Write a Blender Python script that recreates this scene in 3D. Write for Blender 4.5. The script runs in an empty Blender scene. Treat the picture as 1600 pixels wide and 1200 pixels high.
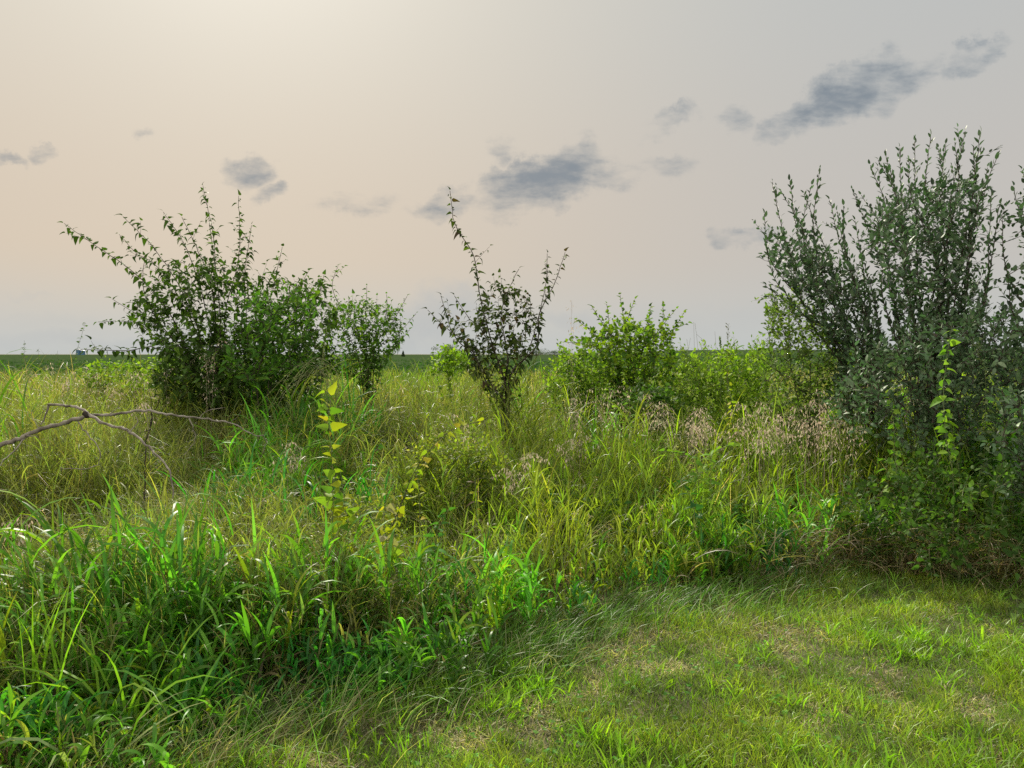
import bpy, math, random
import numpy as np
from mathutils import Vector

S = bpy.context.scene
COL = S.collection
RNG = np.random.default_rng(7)
random.seed(7)

# ------------------------------------------------------------------ camera
F = 1208.0                      # focal length in pixels of the 1600 px frame
HOR = 553.0                     # row of the horizon
CAMH = 1.65
PITCH = math.atan((600 - HOR) / F)
cam_d = bpy.data.cameras.new("camera")
cam = bpy.data.objects.new("camera", cam_d)
COL.objects.link(cam)
cam.location = (0, 0, CAMH)
cam.rotation_euler = (math.pi / 2 - PITCH, 0, 0)
cam_d.sensor_width = 36
cam_d.lens = 36 * F / 1600
cam_d.clip_start = 0.05
cam_d.clip_end = 20000
S.camera = cam

S.view_settings.view_transform = 'Standard'
S.view_settings.look = 'None'
S.view_settings.exposure = 0.45
S.view_settings.gamma = 1.0
S.render.film_transparent = False
try:
    S.cycles.max_bounces = 8
    S.cycles.diffuse_bounces = 4
    S.cycles.glossy_bounces = 2
    S.cycles.transmission_bounces = 5
    S.cycles.use_denoising = False
    S.cycles.sample_clamp_indirect = 4.0
except Exception:
    pass


def ray(px, py):
    u = (px - 800) / F
    v = (600 - py) / F
    c, s = math.cos(PITCH), math.sin(PITCH)
    return np.array([u, c + v * s, -s + v * c])


def P(px, py, Y):
    d = ray(px, py)
    return d * (Y / d[1]) + np.array([0, 0, CAMH])


def G(px, py, h=0.0):
    d = ray(px, py)
    t = (h - CAMH) / d[2]
    p = d * t
    return p[0], p[1]


# ------------------------------------------------------------------ world
SUN_EL = math.radians(35)
SUN_AZ = math.radians(-19)      # left of the viewing direction (+Y)
SUNV = np.array([math.sin(SUN_AZ) * math.cos(SUN_EL), math.cos(SUN_AZ) * math.cos(SUN_EL), math.sin(SUN_EL)])

W = bpy.data.worlds.new("World")
S.world = W
W.use_nodes = True
nt = W.node_tree
nt.nodes.clear()
LK = nt.links


def nd(t, **k):
    n = nt.nodes.new(t)
    for a, b in k.items():
        setattr(n, a, b)
    return n


def put(sock, v):
    if isinstance(v, bpy.types.NodeSocket):
        LK.new(v, sock)
    else:
        sock.default_value = v


def M(op, a, b=0.0, c=None, clamp=False):
    n = nd('ShaderNodeMath', operation=op)
    n.use_clamp = clamp
    put(n.inputs[0], a)
    if n.inputs[1].enabled or True:
        put(n.inputs[1], b)
    if c is not None:
        put(n.inputs[2], c)
    return n.outputs[0]


def MIX(f, a, b):
    n = nd('ShaderNodeMix', data_type='RGBA')
    put(n.inputs[0], f)
    put(n.inputs[6], a if isinstance(a, bpy.types.NodeSocket) else (*a, 1))
    put(n.inputs[7], b if isinstance(b, bpy.types.NodeSocket) else (*b, 1))
    return n.outputs[2]


def srgb(r, g, b):
    def f(c):
        c /= 255
        return c / 12.92 if c <= .04045 else ((c + .055) / 1.055) ** 2.4
    return (f(r), f(g), f(b))


def smooth(x, lo, hi):
    n = nd('ShaderNodeMapRange', interpolation_type='SMOOTHSTEP')
    put(n.inputs[0], x)
    n.inputs[1].default_value = lo
    n.inputs[2].default_value = hi
    return n.outputs[0]


tc = nd('ShaderNodeTexCoord')
vec = tc.outputs['Generated']
sp = nd('ShaderNodeSeparateXYZ')
LK.new(vec, sp.inputs[0])
vx, vy, vz = sp.outputs
yy = M('MAXIMUM', vy, 0.05)
gu = M('DIVIDE', vx, yy)
gv = M('DIVIDE', vz, yy)
dt = nd('ShaderNodeVectorMath', operation='DOT_PRODUCT')
LK.new(vec, dt.inputs[0])
dt.inputs[1].default_value = tuple(SUNV)
sdot = M('MAXIMUM', dt.outputs['Value'], 0.0)
# smoky haze: pinkish tan near the sun, greyer to the right, pale blue-grey at the horizon
side = smooth(vx, -0.35, 0.5)
low = MIX(side, srgb(215, 199, 179), srgb(198, 194, 188))
high = MIX(side, srgb(216, 209, 194), srgb(192, 195, 194))
base = MIX(smooth(vz, 0.16, 0.46), low, high)
base = MIX(smooth(vz, 0.13, -0.01), base, srgb(196, 200, 199))
glow = M('MULTIPLY', M('POWER', sdot, 13.0), 0.55, clamp=True)
base = MIX(glow, base, srgb(235, 230, 216))
glow2 = M('MULTIPLY', M('POWER', sdot, 60.0), 0.75, clamp=True)
base = MIX(glow2, base, (1.0, .97, .88))
# clouds, placed by direction in the sky dome
comb = nd('ShaderNodeCombineXYZ')
LK.new(gu, comb.inputs[0])
LK.new(gv, comb.inputs[1])
gu0, gv0 = gu, gv
wn = nd('ShaderNodeTexNoise')
LK.new(comb.outputs[0], wn.inputs['Vector'])
wn.inputs['Scale'].default_value = 9.0
wn.inputs['Detail'].default_value = 6
wn.inputs['Roughness'].default_value = .62
wsp = nd('ShaderNodeSeparateColor')
LK.new(wn.outputs['Color'], wsp.inputs[0])
gu = M('ADD', gu0, M('MULTIPLY', M('SUBTRACT', wsp.outputs[0], .5), .13))
gv = M('ADD', gv0, M('MULTIPLY', M('SUBTRACT', wsp.outputs[1], .5), .11))


def noise(vecsock, scale, detail=6, rough=.6, dist=0.0):
    n = nd('ShaderNodeTexNoise')
    LK.new(vecsock, n.inputs['Vector'])
    n.inputs['Scale'].default_value = scale
    n.inputs['Detail'].default_value = detail
    n.inputs['Roughness'].default_value = rough
    n.inputs['Distortion'].default_value = dist
    return n.outputs[0]


mp = nd('ShaderNodeMapping')
mp.inputs['Rotation'].default_value = (0, 0, math.radians(-34))
mp.inputs['Scale'].default_value = (0.8, 2.1, 1)
LK.new(comb.outputs[0], mp.inputs[0])
nz = noise(mp.outputs[0], 11.0, 7, .62, .25)
nzf = noise(mp.outputs[0], 34.0, 4, .6)


def cloud(px, py, rx, ry, rot, dens):
    rx, ry = rx * 1.3, ry * 1.25
    d = ray(px, py)
    cu, cv = d[0] / d[1], d[2] / d[1]
    a = math.radians(rot)
    du = M('SUBTRACT', gu, cu)
    dv = M('SUBTRACT', gv, cv)
    p = M('ADD', M('MULTIPLY', du, math.cos(a) * F / rx), M('MULTIPLY', dv, math.sin(a) * F / rx))
    q = M('ADD', M('MULTIPLY', du, -math.sin(a) * F / ry), M('MULTIPLY', dv, math.cos(a) * F / ry))
    r2 = M('ADD', M('MULTIPLY', p, p), M('MULTIPLY', q, q))
    e = M('SUBTRACT', 1.0, r2, clamp=True)
    return M('MULTIPLY', e, dens)


CL = [(845, 283, 110, 42, 22, 1.25), (880, 250, 62, 34, 20, .9), (690, 322, 55, 26, 20, .75), (935, 268, 70, 30, 10, .6),
      (1045, 250, 48, 20, 0, .5), (985, 262, 45, 22, 0, .5),
      (1300, 160, 120, 38, 28, 1.2), (1230, 205, 60, 26, 35, .9), (1400, 135, 80, 32, 26, .8), (1515, 95, 62, 22, 32, .8), (1152, 198, 38, 26, -20, .6),
      (1375, 90, 38, 22, 50, .55), (392, 262, 46, 34, 5, .95), (430, 303, 38, 22, 15, .95), (560, 322, 66, 26, 5, .55),
      (1050, 182, 46, 20, 15, .6), (1175, 374, 52, 24, 8, .75), (55, 234, 24, 17, 0, .75), (15, 250, 26, 15, 0, .6), (230, 207, 20, 13, 0, .4),
      (780, 245, 38, 24, 20, .5), (915, 208, 26, 11, 0, .4), (640, 340, 26, 15, 0, .4)]
tot = None
for c in CL:
    e = cloud(*c)
    tot = e if tot is None else M('MAXIMUM', tot, e)
mod = M('ADD', M('MULTIPLY', M('SUBTRACT', nz, 0.5), 2.9), M('MULTIPLY', M('SUBTRACT', nzf, 0.5), 1.5))
cm = M('MULTIPLY', M('ADD', tot, M('MULTIPLY', mod, 0.75)), smooth(tot, 0.0, .5))
cm = smooth(cm, 0.0, 1.5)
ccol = MIX(side, srgb(134, 144, 152), srgb(130, 144, 155))
ccol = MIX(smooth(cm, .35, 1.0), ccol, srgb(120, 133, 145))
base = MIX(M('MULTIPLY', cm, .88), base, ccol)
# low soft bluish banks by the horizon
LB = [(690, 500, 110, 50, 5, .8), (890, 492, 60, 24, 0, .6), (1010, 505, 120, 30, 0, .4), (140, 500, 160, 20, 0, .35), (40, 458, 50, 8, 0, .35), (30, 492, 60, 9, 0, .3), (230, 530, 300, 22, 0, .5), (1150, 480, 120, 26, 0, .3)]
tot = None
for c in LB:
    e = cloud(*c)
    tot = e if tot is None else M('MAXIMUM', tot, e)
nl = noise(mp.outputs[0], 5.0, 3, .5)
lm = smooth(M('MULTIPLY', tot, M('ADD', nl, .45)), 0.12, .95)
base = MIX(M('MULTIPLY', lm, .75), base, srgb(180, 186, 190))
sky = nd('ShaderNodeTexSky')
sky.sky_type = 'NISHITA'
sky.sun_disc = False
sky.sun_elevation = SUN_EL
sky.sun_rotation = SUN_AZ
sky.dust_density = 3.0
skm = nd('ShaderNodeVectorMath', operation='SCALE')
LK.new(sky.outputs[0], skm.inputs[0])
skm.inputs['Scale'].default_value = 0.10
fin = MIX(0.97, skm.outputs[0], base)
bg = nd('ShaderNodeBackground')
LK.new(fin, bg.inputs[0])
LK.new(M('ADD', M('MULTIPLY', smooth(vy, .35, -.3), .88), 0.71), bg.inputs[1])  # sky behind the camera brightened, an added fill for the shaded grass
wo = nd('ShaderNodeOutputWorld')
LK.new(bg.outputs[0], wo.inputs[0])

# ------------------------------------------------------------------ sun
sl = bpy.data.lights.new("sun", 'SUN')
sl.energy = 5.0
sl.angle = math.radians(1.6)
sl.color = (1.0, 0.93, 0.78)
so = bpy.data.objects.new("sun", sl)
COL.objects.link(so)
so.location = tuple(SUNV * 50)
so.rotation_euler = Vector(tuple(SUNV)).to_track_quat('Z', 'Y').to_euler()


# ------------------------------------------------------------------ materials
def leaf_mat(name, trans=0.42, rough=0.45, spec=0.35, back=None, noise_amt=.35, tmul=(1.15, 1.32, .45)):
    m = bpy.data.materials.new(name)
    m.use_nodes = True
    t = m.node_tree
    t.nodes.clear()
    o = t.nodes.new('ShaderNodeOutputMaterial')
    at = t.nodes.new('ShaderNodeAttribute')
    at.attribute_name = 'tint'
    no = t.nodes.new('ShaderNodeTexNoise')
    no.inputs['Scale'].default_value = 2.2
    no.inputs['Detail'].default_value = 3
    tcx = t.nodes.new('ShaderNodeTexCoord')
    t.links.new(tcx.outputs['Object'], no.inputs['Vector'])
    mr = t.nodes.new('ShaderNodeMapRange')
    mr.inputs[1].default_value = .3
    mr.inputs[2].default_value = .7
    mr.inputs[3].default_value = 1 - noise_amt
    mr.inputs[4].default_value = 1 + noise_amt
    t.links.new(no.outputs[0], mr.inputs[0])
    mu = t.nodes.new('ShaderNodeVectorMath')
    mu.operation = 'SCALE'
    t.links.new(at.outputs['Color'], mu.inputs[0])
    t.links.new(mr.outputs[0], mu.inputs['Scale'])
    colr = mu.outputs[0]
    if back is not None:
        ge = t.nodes.new('ShaderNodeNewGeometry')
        mx = t.nodes.new('ShaderNodeMix')
        mx.data_type = 'RGBA'
        t.links.new(ge.outputs['Backfacing'], mx.inputs[0])
        t.links.new(colr, mx.inputs[6])
        mx.inputs[7].default_value = (*back, 1)
        front = mx.outputs[2]
    else:
        front = colr
    pb = t.nodes.new('ShaderNodeBsdfPrincipled')
    pb.inputs['Roughness'].default_value = rough
    pb.inputs['Specular IOR Level'].default_value = spec
    t.links.new(front, pb.inputs['Base Color'])
    tm = t.nodes.new('ShaderNodeVectorMath')
    tm.operation = 'MULTIPLY'
    tm.inputs[1].default_value = tmul
    t.links.new(colr, tm.inputs[0])
    tr = t.nodes.new('ShaderNodeBsdfTranslucent')
    t.links.new(tm.outputs[0], tr.inputs['Color'])
    ms = t.nodes.new('ShaderNodeMixShader')
    ms.inputs[0].default_value = trans
    t.links.new(pb.outputs[0], ms.inputs[1])
    t.links.new(tr.outputs[0], ms.inputs[2])
    t.links.new(ms.outputs[0], o.inputs[0])
    return m


def simple_mat(name, c1, c2, scale=8.0, rough=.85, bump=.0, bscale=30, spec=.3):
    m = bpy.data.materials.new(name)
    m.use_nodes = True
    t = m.node_tree
    pb = t.nodes['Principled BSDF']
    pb.inputs['Roughness'].default_value = rough
    pb.inputs['Specular IOR Level'].default_value = spec
    tcx = t.nodes.new('ShaderNodeTexCoord')
    no = t.nodes.new('ShaderNodeTexNoise')
    no.inputs['Scale'].default_value = scale
    no.inputs['Detail'].default_value = 6
    t.links.new(tcx.outputs['Object'], no.inputs['Vector'])
    cr = t.nodes.new('ShaderNodeValToRGB')
    cr.color_ramp.elements[0].position = .35
    cr.color_ramp.elements[1].position = .65
    cr.color_ramp.elements[0].color = (*c1, 1)
    cr.color_ramp.elements[1].color = (*c2, 1)
    t.links.new(no.outputs[0], cr.inputs[0])
    t.links.new(cr.outputs[0], pb.inputs['Base Color'])
    if bump:
        n2 = t.nodes.new('ShaderNodeTexNoise')
        n2.inputs['Scale'].default_value = bscale
        n2.inputs['Detail'].default_value = 4
        t.links.new(tcx.outputs['Object'], n2.inputs['Vector'])
        b = t.nodes.new('ShaderNodeBump')
        b.inputs['Strength'].default_value = bump
        t.links.new(n2.outputs[0], b.inputs['Height'])
        t.links.new(b.outputs[0], pb.inputs['Normal'])
    return m


MG = leaf_mat('grass_blade', .5, .46, .36)
ML = leaf_mat('green_leaf', .45, .62, .12, noise_amt=.2)
MCL = leaf_mat('crop_leaf', .3, .9, .0, noise_amt=.2)
MM = leaf_mat('mulberry_leaf', .30, .65, .1, noise_amt=.2)
MS = leaf_mat('silver_leaf', .3, .5, .35, back=(.13, .20, .11), noise_amt=.2, tmul=(.8, 1.2, .6))
MD = leaf_mat('dry_seed', .35, .7, .15, noise_amt=.2, tmul=(1, 1, .9))
MB = simple_mat('bark', (.035, .026, .02), (.09, .07, .055), 25, .9, .4, 60)
MDW = simple_mat('dead_wood', (.09, .075, .06), (.30, .265, .225), 14, .85, .5, 70)
MDK = simple_mat('dark_twig', (.02, .015, .012), (.06, .045, .035), 25, .9)
MST = simple_mat('green_stem', (.06, .09, .03), (.14, .16, .06), 25, .7)
MSOIL = simple_mat('soil', (.040, .045, .018), (.10, .095, .045), 1.6, .95, .6, 9)


# ------------------------------------------------------------------ mesh building
class Acc:
    def __init__(s):
        s.v, s.q, s.c, s.n = [], [], [], 0

    def add(s, v, q, c):
        v = np.asarray(v, dtype=np.float32).reshape(-1, 3)
        s.q.append(np.asarray(q, dtype=np.int32).reshape(-1, 4) + s.n)
        s.v.append(v)
        c = np.broadcast_to(np.asarray(c, dtype=np.float32), v.shape)
        s.c.append(c)
        s.n += len(v)

    def build(s, name, mat, parent=None, origin=None):
        v = np.concatenate(s.v) if s.v else np.zeros((0, 3), np.float32)
        q = np.concatenate(s.q) if s.q else np.zeros((0, 4), np.int32)
        c = np.concatenate(s.c) if s.c else np.zeros((0, 3), np.float32)
        if origin is not None:
            v = v - np.asarray(origin, dtype=np.float32)
        me = bpy.data.meshes.new(name)
        me.vertices.add(len(v))
        me.vertices.foreach_set('co', v.ravel())
        me.loops.add(q.size)
        me.loops.foreach_set('vertex_index', q.ravel())
        me.polygons.add(len(q))
        me.polygons.foreach_set('loop_start', np.arange(0, q.size, 4, dtype=np.int32))
        me.polygons.foreach_set('use_smooth', np.ones(len(q), dtype=bool))
        at = me.attributes.new('tint', 'FLOAT_COLOR', 'POINT')
        at.data.foreach_set('color', np.concatenate([c, np.ones((len(c), 1), np.float32)], 1).ravel())
        me.update(calc_edges=True)
        me.materials.append(mat)
        o = bpy.data.objects.new(name, me)
        COL.objects.link(o)
        if parent is not None:
            o.parent = parent
        return o


def tag(o, label=None, cat=None, group=None, kind=None):
    if label:
        o['label'] = label
    if cat:
        o['category'] = cat
    if group:
        o['group'] = group
    if kind:
        o['kind'] = kind
    return o


def root(name, loc, label, cat, group=None):
    e = bpy.data.objects.new(name, None)
    COL.objects.link(e)
    e.location = tuple(float(a) for a in loc)
    e.empty_display_size = .2
    return tag(e, label, cat, group)


def vnoise(x, y, sc, seed=0):
    x = np.asarray(x) * sc + seed * 17.3
    y = np.asarray(y) * sc + seed * 9.1
    xi, yi = np.floor(x), np.floor(y)
    fx, fy = x - xi, y - yi
    fx, fy = fx * fx * (3 - 2 * fx), fy * fy * (3 - 2 * fy)

    def h(a, b):
        s_ = np.sin(a * 127.1 + b * 311.7 + seed * 74.7) * 43758.5453
        return s_ - np.floor(s_)
    return (h(xi, yi) * (1 - fx) + h(xi + 1, yi) * fx) * (1 - fy) + (h(xi, yi + 1) * (1 - fx) + h(xi + 1, yi + 1) * fx) * fy


def U(a, b, n):
    return RNG.uniform(a, b, n)


# the edge of the mown lawn, base of the tall growth, from left to right
EDGE = [G(a, b) for a, b in [(-300, 1330), (60, 1215), (250, 1185), (440, 1122), (620, 1062), (880, 985), (960, 935), (1200, 903), (1350, 885), (1600, 905), (1900, 960)]]
EX = np.array([e[0] for e in EDGE])
EY = np.array([e[1] for e in EDGE])


def edge_y(x):
    return np.interp(x, EX, EY) - 0.17 + 0.05 * np.sin(x * 5.1) + 0.22 * (vnoise(x, x * 0, 2.3, 3) - .5)


def ground(x, y):
    x = np.asarray(x, dtype=float)
    y = np.asarray(y, dtype=float)
    k = np.clip((y - 3.0) / 3, 0, 1) * np.clip((60 - y) / 20, 0, 1)
    z = (vnoise(x, y, .8, 1) - .5) * .10 * k + (vnoise(x, y, 3.1, 2) - .5) * .03
    return z * np.where(y < 60, 1, 0)


def blades(acc, pos, L, Wd, az, t0, t1, K, cb, ct, p=1.3, twist=None, prof=None):
    n = len(pos)
    L, Wd, az, t0, t1 = [np.broadcast_to(np.asarray(a, dtype=float), (n,)) for a in (L, Wd, az, t0, t1)]
    if twist is None:
        twist = U(-.9, .9, n)
    dirx, diry = np.cos(az), np.sin(az)
    pts = np.zeros((n, K + 1, 3))
    pts[:, 0] = pos
    seg = L / K
    for k in range(K):
        th = t0 + (t1 - t0) * ((k + .5) / K) ** p
        s_, c_ = np.sin(th), np.cos(th)
        pts[:, k + 1, 0] = pts[:, k, 0] + seg * s_ * dirx
        pts[:, k + 1, 1] = pts[:, k, 1] + seg * s_ * diry
        pts[:, k + 1, 2] = pts[:, k, 2] + seg * c_
    t = np.linspace(0, 1, K + 1)
    w = (prof(t) if prof is not None else np.minimum(1, .55 + 2 * t) * (1 - t ** 2.2) + .03)
    thm = (t0 + t1) * .5
    nx, ny, nz_ = -np.cos(thm) * dirx, -np.cos(thm) * diry, np.sin(thm)
    side = np.stack([-diry * np.cos(twist) + nx * np.sin(twist), dirx * np.cos(twist) + ny * np.sin(twist), nz_ * np.sin(twist)], 1)
    off = side[:, None, :] * (w[None, :, None] * Wd[:, None, None] * .5)
    v = np.stack([pts - off, pts + off], 2)
    base = np.arange(n) * (2 * (K + 1))
    q1 = np.array([[2 * k, 2 * k + 1, 2 * k + 3, 2 * k + 2] for k in range(K)])
    q = base[:, None, None] + q1[None]
    cb = np.broadcast_to(cb, (n, 3))
    ct = np.broadcast_to(ct, (n, 3))
    tt = t[None, :, None]
    c = cb[:, None] * (1 - tt) + ct[:, None] * tt
    c = np.repeat(c[:, :, None, :], 2, 2)
    acc.add(v.reshape(-1, 3), q.reshape(-1, 4), c.reshape(-1, 3))
    return pts


def jit(c, n, a=.25, hue=.12):
    c = np.asarray(c, dtype=float)
    b = np.exp(RNG.normal(0, a, (n, 1)))
    h = RNG.normal(0, hue, (n, 1))
    return np.clip(c * b * np.concatenate([1 + h, np.ones((n, 1)), 1 + h * .4], 1), 0.004, .8)


def inview(x, y, m=1.2):
    return np.abs(x) < y * .68 + m


def scatter(n, y0, y1, power=1.0, m=1.2):
    """points denser near the camera; power>1 pulls to the front"""
    out_x, out_y = [], []
    y = y0 + (y1 - y0) * U(0, 1, n) ** power
    x = U(-1, 1, n) * (y * .68 + m)
    return x, y


# ------------------------------------------------------------------ ground sheet
gx = np.concatenate([[-4000, -1500, -500, -200, -90, -50, -30], np.arange(-20, 20.01, .25), [30, 50, 90, 200, 500, 1500, 4000]])
gy = np.concatenate([[-300, -80, -20, -8, -3], np.arange(0, 25.01, .25), np.arange(27, 60, 3), [65, 80, 110, 160, 300, 600, 1200, 2500, 5000]])
GX, GY = np.meshgrid(gx, gy)
GZ = ground(GX, GY)
v = np.stack([GX, GY, GZ], 2).reshape(-1, 3)
nx_, ny_ = len(gx), len(gy)
i = np.arange(ny_ - 1)[:, None] * nx_ + np.arange(nx_ - 1)[None]
q = np.stack([i, i + 1, i + 1 + nx_, i + nx_], 2).reshape(-1, 4)
a = Acc()
a.add(v, q, (.05, .05, .03))
tag(a.build('ground', MSOIL), kind='structure')

# ------------------------------------------------------------------ grass colours
REED = (.10, .27, .028)
EMER = (.035, .17, .024)
LIME = (.19, .30, .022)
MID = (.155, .235, .03)
OLIVE = (.165, .20, .055)
STRAW = (.40, .34, .20)
BROWN = (.14, .12, .065)


def zone(x, y, lst):
    w = np.zeros_like(x)
    for (px, py, h, rx, ry, amt) in lst:
        cx, cy = G(px, py, h)
        w = np.maximum(w, amt * np.exp(-((x - cx) / rx) ** 2 - ((y - cy) / ry) ** 2))
    return w


Z_REED = [(180, 950, .5, 1.1, .8, 1), (380, 960, .5, .8, .5, .9), (500, 1040, .3, .7, .45, 1), (430, 740, .6, .55, 1.0, .9), (790, 890, .5, .75, .6, 1), (1060, 870, .4, .8, .5, .8), (1260, 830, .5, .7, .6, .8), (560, 940, .4, .6, .5, .7), (1500, 700, .8, .6, .6, .5)]
Z_EMER = [(520, 1060, .2, .8, .4, 1), (480, 700, .6, .5, .9, .8), (470, 780, .5, .5, .5, .6), (860, 940, .2, .6, .35, .6), (1100, 900, .2, .9, .3, .6)]
Z_MID = [(850, 720, .8, 1.2, 1.4, 1), (1100, 760, .7, 1.3, 1.2, 1), (700, 860, .6, .8, .6, .7), (1300, 690, .8, .8, 1.0, .8), (950, 800, .6, .9, .9, .9)]
Z_OLIVE = [(200, 760, .8, 2.2, 2.2, 1), (330, 860, .6, 1, .8, .7), (600, 640, .95, 1.2, 1.3, 1), (560, 870, .6, .6, .5, .8), (100, 640, .95, 3, 3, .9), (750, 640, .9, 1, 1.4, .7)]
Z_DRY = [(1400, 830, .35, .8, .6, 1.2), (1540, 840, .35, .8, .6, 1.2), (1350, 760, .5, .7, .6, .7), (70, 790, .6, .3, .3, .8), (60, 1060, .4, .5, .4, .6), (880, 860, .45, .3, .3, .5), (240, 700, .6, .35, .35, .5), (690, 690, .8, .4, .4, .7), (630, 1000, .4, .25, .25, .5)]
# low spots, where darkness shows between the plants
Z_LOW = [(470, 690, .5, .55, 1.1, .45), (215, 715, .6, .25, .35, .6), (660, 690, .8, .3, .35, .4), (900, 860, .5, .35, .35, .35), (1430, 830, .4, .6, .5, .45), (520, 1060, .2, .7, .35, .45), (600, 790, .55, .55, .6, .5), (520, 750, .6, .4, .7, .45), (420, 950, .5, .3, .3, .3), (180, 740, .75, .7, .5, .3), (330, 715, .8, .5, .5, .38), (245, 770, .7, .4, .4, .3)]
Z_HIGH = [(560, 590, 1.0, .9, .9, .38), (660, 600, 1.0, .8, .9, .25), (560, 860, .55, .5, .4, .3), (60, 700, .8, .8, .8, .2), (850, 680, .8, .7, .7, .22), (1150, 745, .7, .7, .5, .2), (1330, 700, .8, .6, .5, .3), (200, 880, .55, .6, .4, .2), (1450, 720, .7, .6, .5, .25)]


def canopy(x, y):
    """height of the tall growth above the ground"""
    d = y - edge_y(x)
    lf = np.clip((.2 - x) / .8, 0, 1)
    h = (.30 - .03 * lf) + (.225 - .075 * lf) * np.clip(d, 0, 2.0) + .10 * lf * np.clip(d - 2.0, 0, 1.5) + .055 * np.clip(d - 2.0, 0, 5)
    h = h * (.76 + .48 * vnoise(x, y, .85, 5)) * (.84 + .32 * vnoise(x, y, 2.6, 6)) * (1 - .4 * (vnoise(x, y, 1.9, 9) > .74))
    h = h * (1 - zone(x, y, Z_LOW)) * (1 + zone(x, y, Z_HIGH))
    return np.minimum(h, 1.3)


def culms(acc, x, y, h, cb, lw, nl=5, ll=.42, arch=(1.5, 2.3), K=4, lean=.22, stem=True, az=None):
    n = len(x)
    z = ground(x, y)
    pos = np.stack([x, y, z], 1)
    az = U(0, 2 * np.pi, n) if az is None else az + RNG.normal(0, .5, n)
    ln = np.abs(RNG.normal(0, lean, n))
    stemc = cb * .8
    if stem:
        pts = blades(acc, pos, h * .95, .004, az, ln * .5, ln * 1.6, 4, stemc, cb, p=1, prof=lambda t: 1 - .6 * t)
    for j in range(nl):
        t = np.clip((j + U(.1, .9, n)) / nl, .08, 1)
        th = ln * (.5 + .55 * t)
        px = x + np.cos(az) * np.sin(th) * h * t
        py = y + np.sin(az) * np.sin(th) * h * t
        pz = z + np.cos(th) * h * t * .93
        la = U(0, 2 * np.pi, n)
        L = ll * h * U(.65, 1.25, n) * (1.1 - .35 * t)
        t0 = U(.15, .6, n) * (1.2 - .5 * t)
        t1 = U(arch[0], arch[1], n)
        up = RNG.random(n) < .25
        t1 = np.where(up, U(.5, 1.1, n), t1)
        lowd = (t < .35) & (RNG.random(n) < .55)
        c = cb * np.exp(RNG.normal(0, .16, (n, 1)))
        c = np.where(lowd[:, None] & (t < .22)[:, None], np.array(BROWN) * 1.3, c)
        tip = c * np.array([1.25, 1.08, 1.0])
        blades(acc, np.stack([px, py, pz], 1), L, lw * U(.7, 1.25, n), la, t0, t1, K, c, tip, p=1.15)


def pick(x, y):
    n = len(x)
    wr = zone(x, y, Z_REED) * (.5 + vnoise(x, y, 1.7, 11)) + .035
    we = zone(x, y, Z_EMER) * (.5 + vnoise(x, y, 1.9, 12)) * 1.1
    de = np.maximum(y - edge_y(x), 0)
    wr = wr + .55 * np.exp(-(de / .8) ** 2) * (x < 2.4) * (.4 + vnoise(x, y, 1.2, 18))
    we = we + .35 * np.exp(-(de / .5) ** 2) * (x < 2.6)
    wm = zone(x, y, Z_MID) * (.5 + vnoise(x, y, 1.5, 13)) + .12
    wo = zone(x, y, Z_OLIVE) * (.5 + vnoise(x, y, 1.6, 14)) + .13
    wd = zone(x, y, Z_DRY) * (.4 + vnoise(x, y, 2.5, 15)) + .04 + .12 * (vnoise(x, y, 2.7, 16) > .72)
    w = np.stack([wr, we, wm, wo, wd], 1) ** 1.7
    w = np.cumsum(w / w.sum(1, keepdims=True), 1)
    return (RNG.random(n)[:, None] > w).sum(1)


# ------------------------------------------------------------------ tall grass (front and middle)
acc = Acc()
tx_, ty_ = scatter(2900, 2.5, 13.0, 1.3)
k = ty_ > edge_y(tx_) + .02
tx_, ty_ = tx_[k], ty_[k]
tk = pick(tx_, ty_)
nt_ = len(tx_)
cnt_ = RNG.integers(4, 16, nt_)
idx = np.repeat(np.arange(nt_), cnt_)
sp_r = U(.04, .13, nt_)[idx]
ox, oy = RNG.normal(0, 1, len(idx)) * sp_r, RNG.normal(0, 1, len(idx)) * sp_r
x, y = tx_[idx] + ox, ty_[idx] + oy
kd = tk[idx]
LAZ = np.arctan2(oy, ox)
TH = (U(.66, 1.25, nt_))[idx]
TC = np.exp(RNG.normal(0, .22, (nt_, 1)))[idx] * (1 + RNG.normal(0, .07, (nt_, 3)))[idx]
h = canopy(x, y) * U(.8, 1.1, len(x)) * TH
for kind, col, lw, nl, ll, arch, K, lean in [(0, REED, .0195, 7, .64, (1.3, 2.6), 6, .18), (1, EMER, .016, 6, .58, (1.2, 2.2), 5, .22),
                                             (2, MID, .012, 8, .48, (.6, 1.8), 4, .2), (3, OLIVE, .0075, 9, .42, (1.0, 2.3), 4, .42),
                                             (4, STRAW, .008, 6, .5, (1.4, 2.8), 4, .6)]:
    s = kd == kind
    n = s.sum()
    if not n:
        continue
    hh = h[s] * (.7 if kind == 4 else 1)
    cc = jit(col, n, .14, .08) * TC[s]
    if kind == 4:
        cc = np.where((RNG.random(n) < .55 + .37 * (x[s] > 1.7))[:, None], jit(BROWN, n, .3), cc)
    if kind in (0, 2):
        cc = np.where((RNG.random(n) < .14)[:, None], jit(LIME, n, .15), cc)
    culms(acc, x[s], y[s], hh, cc, lw, nl, ll, arch, K, lean, az=LAZ[s])
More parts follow.
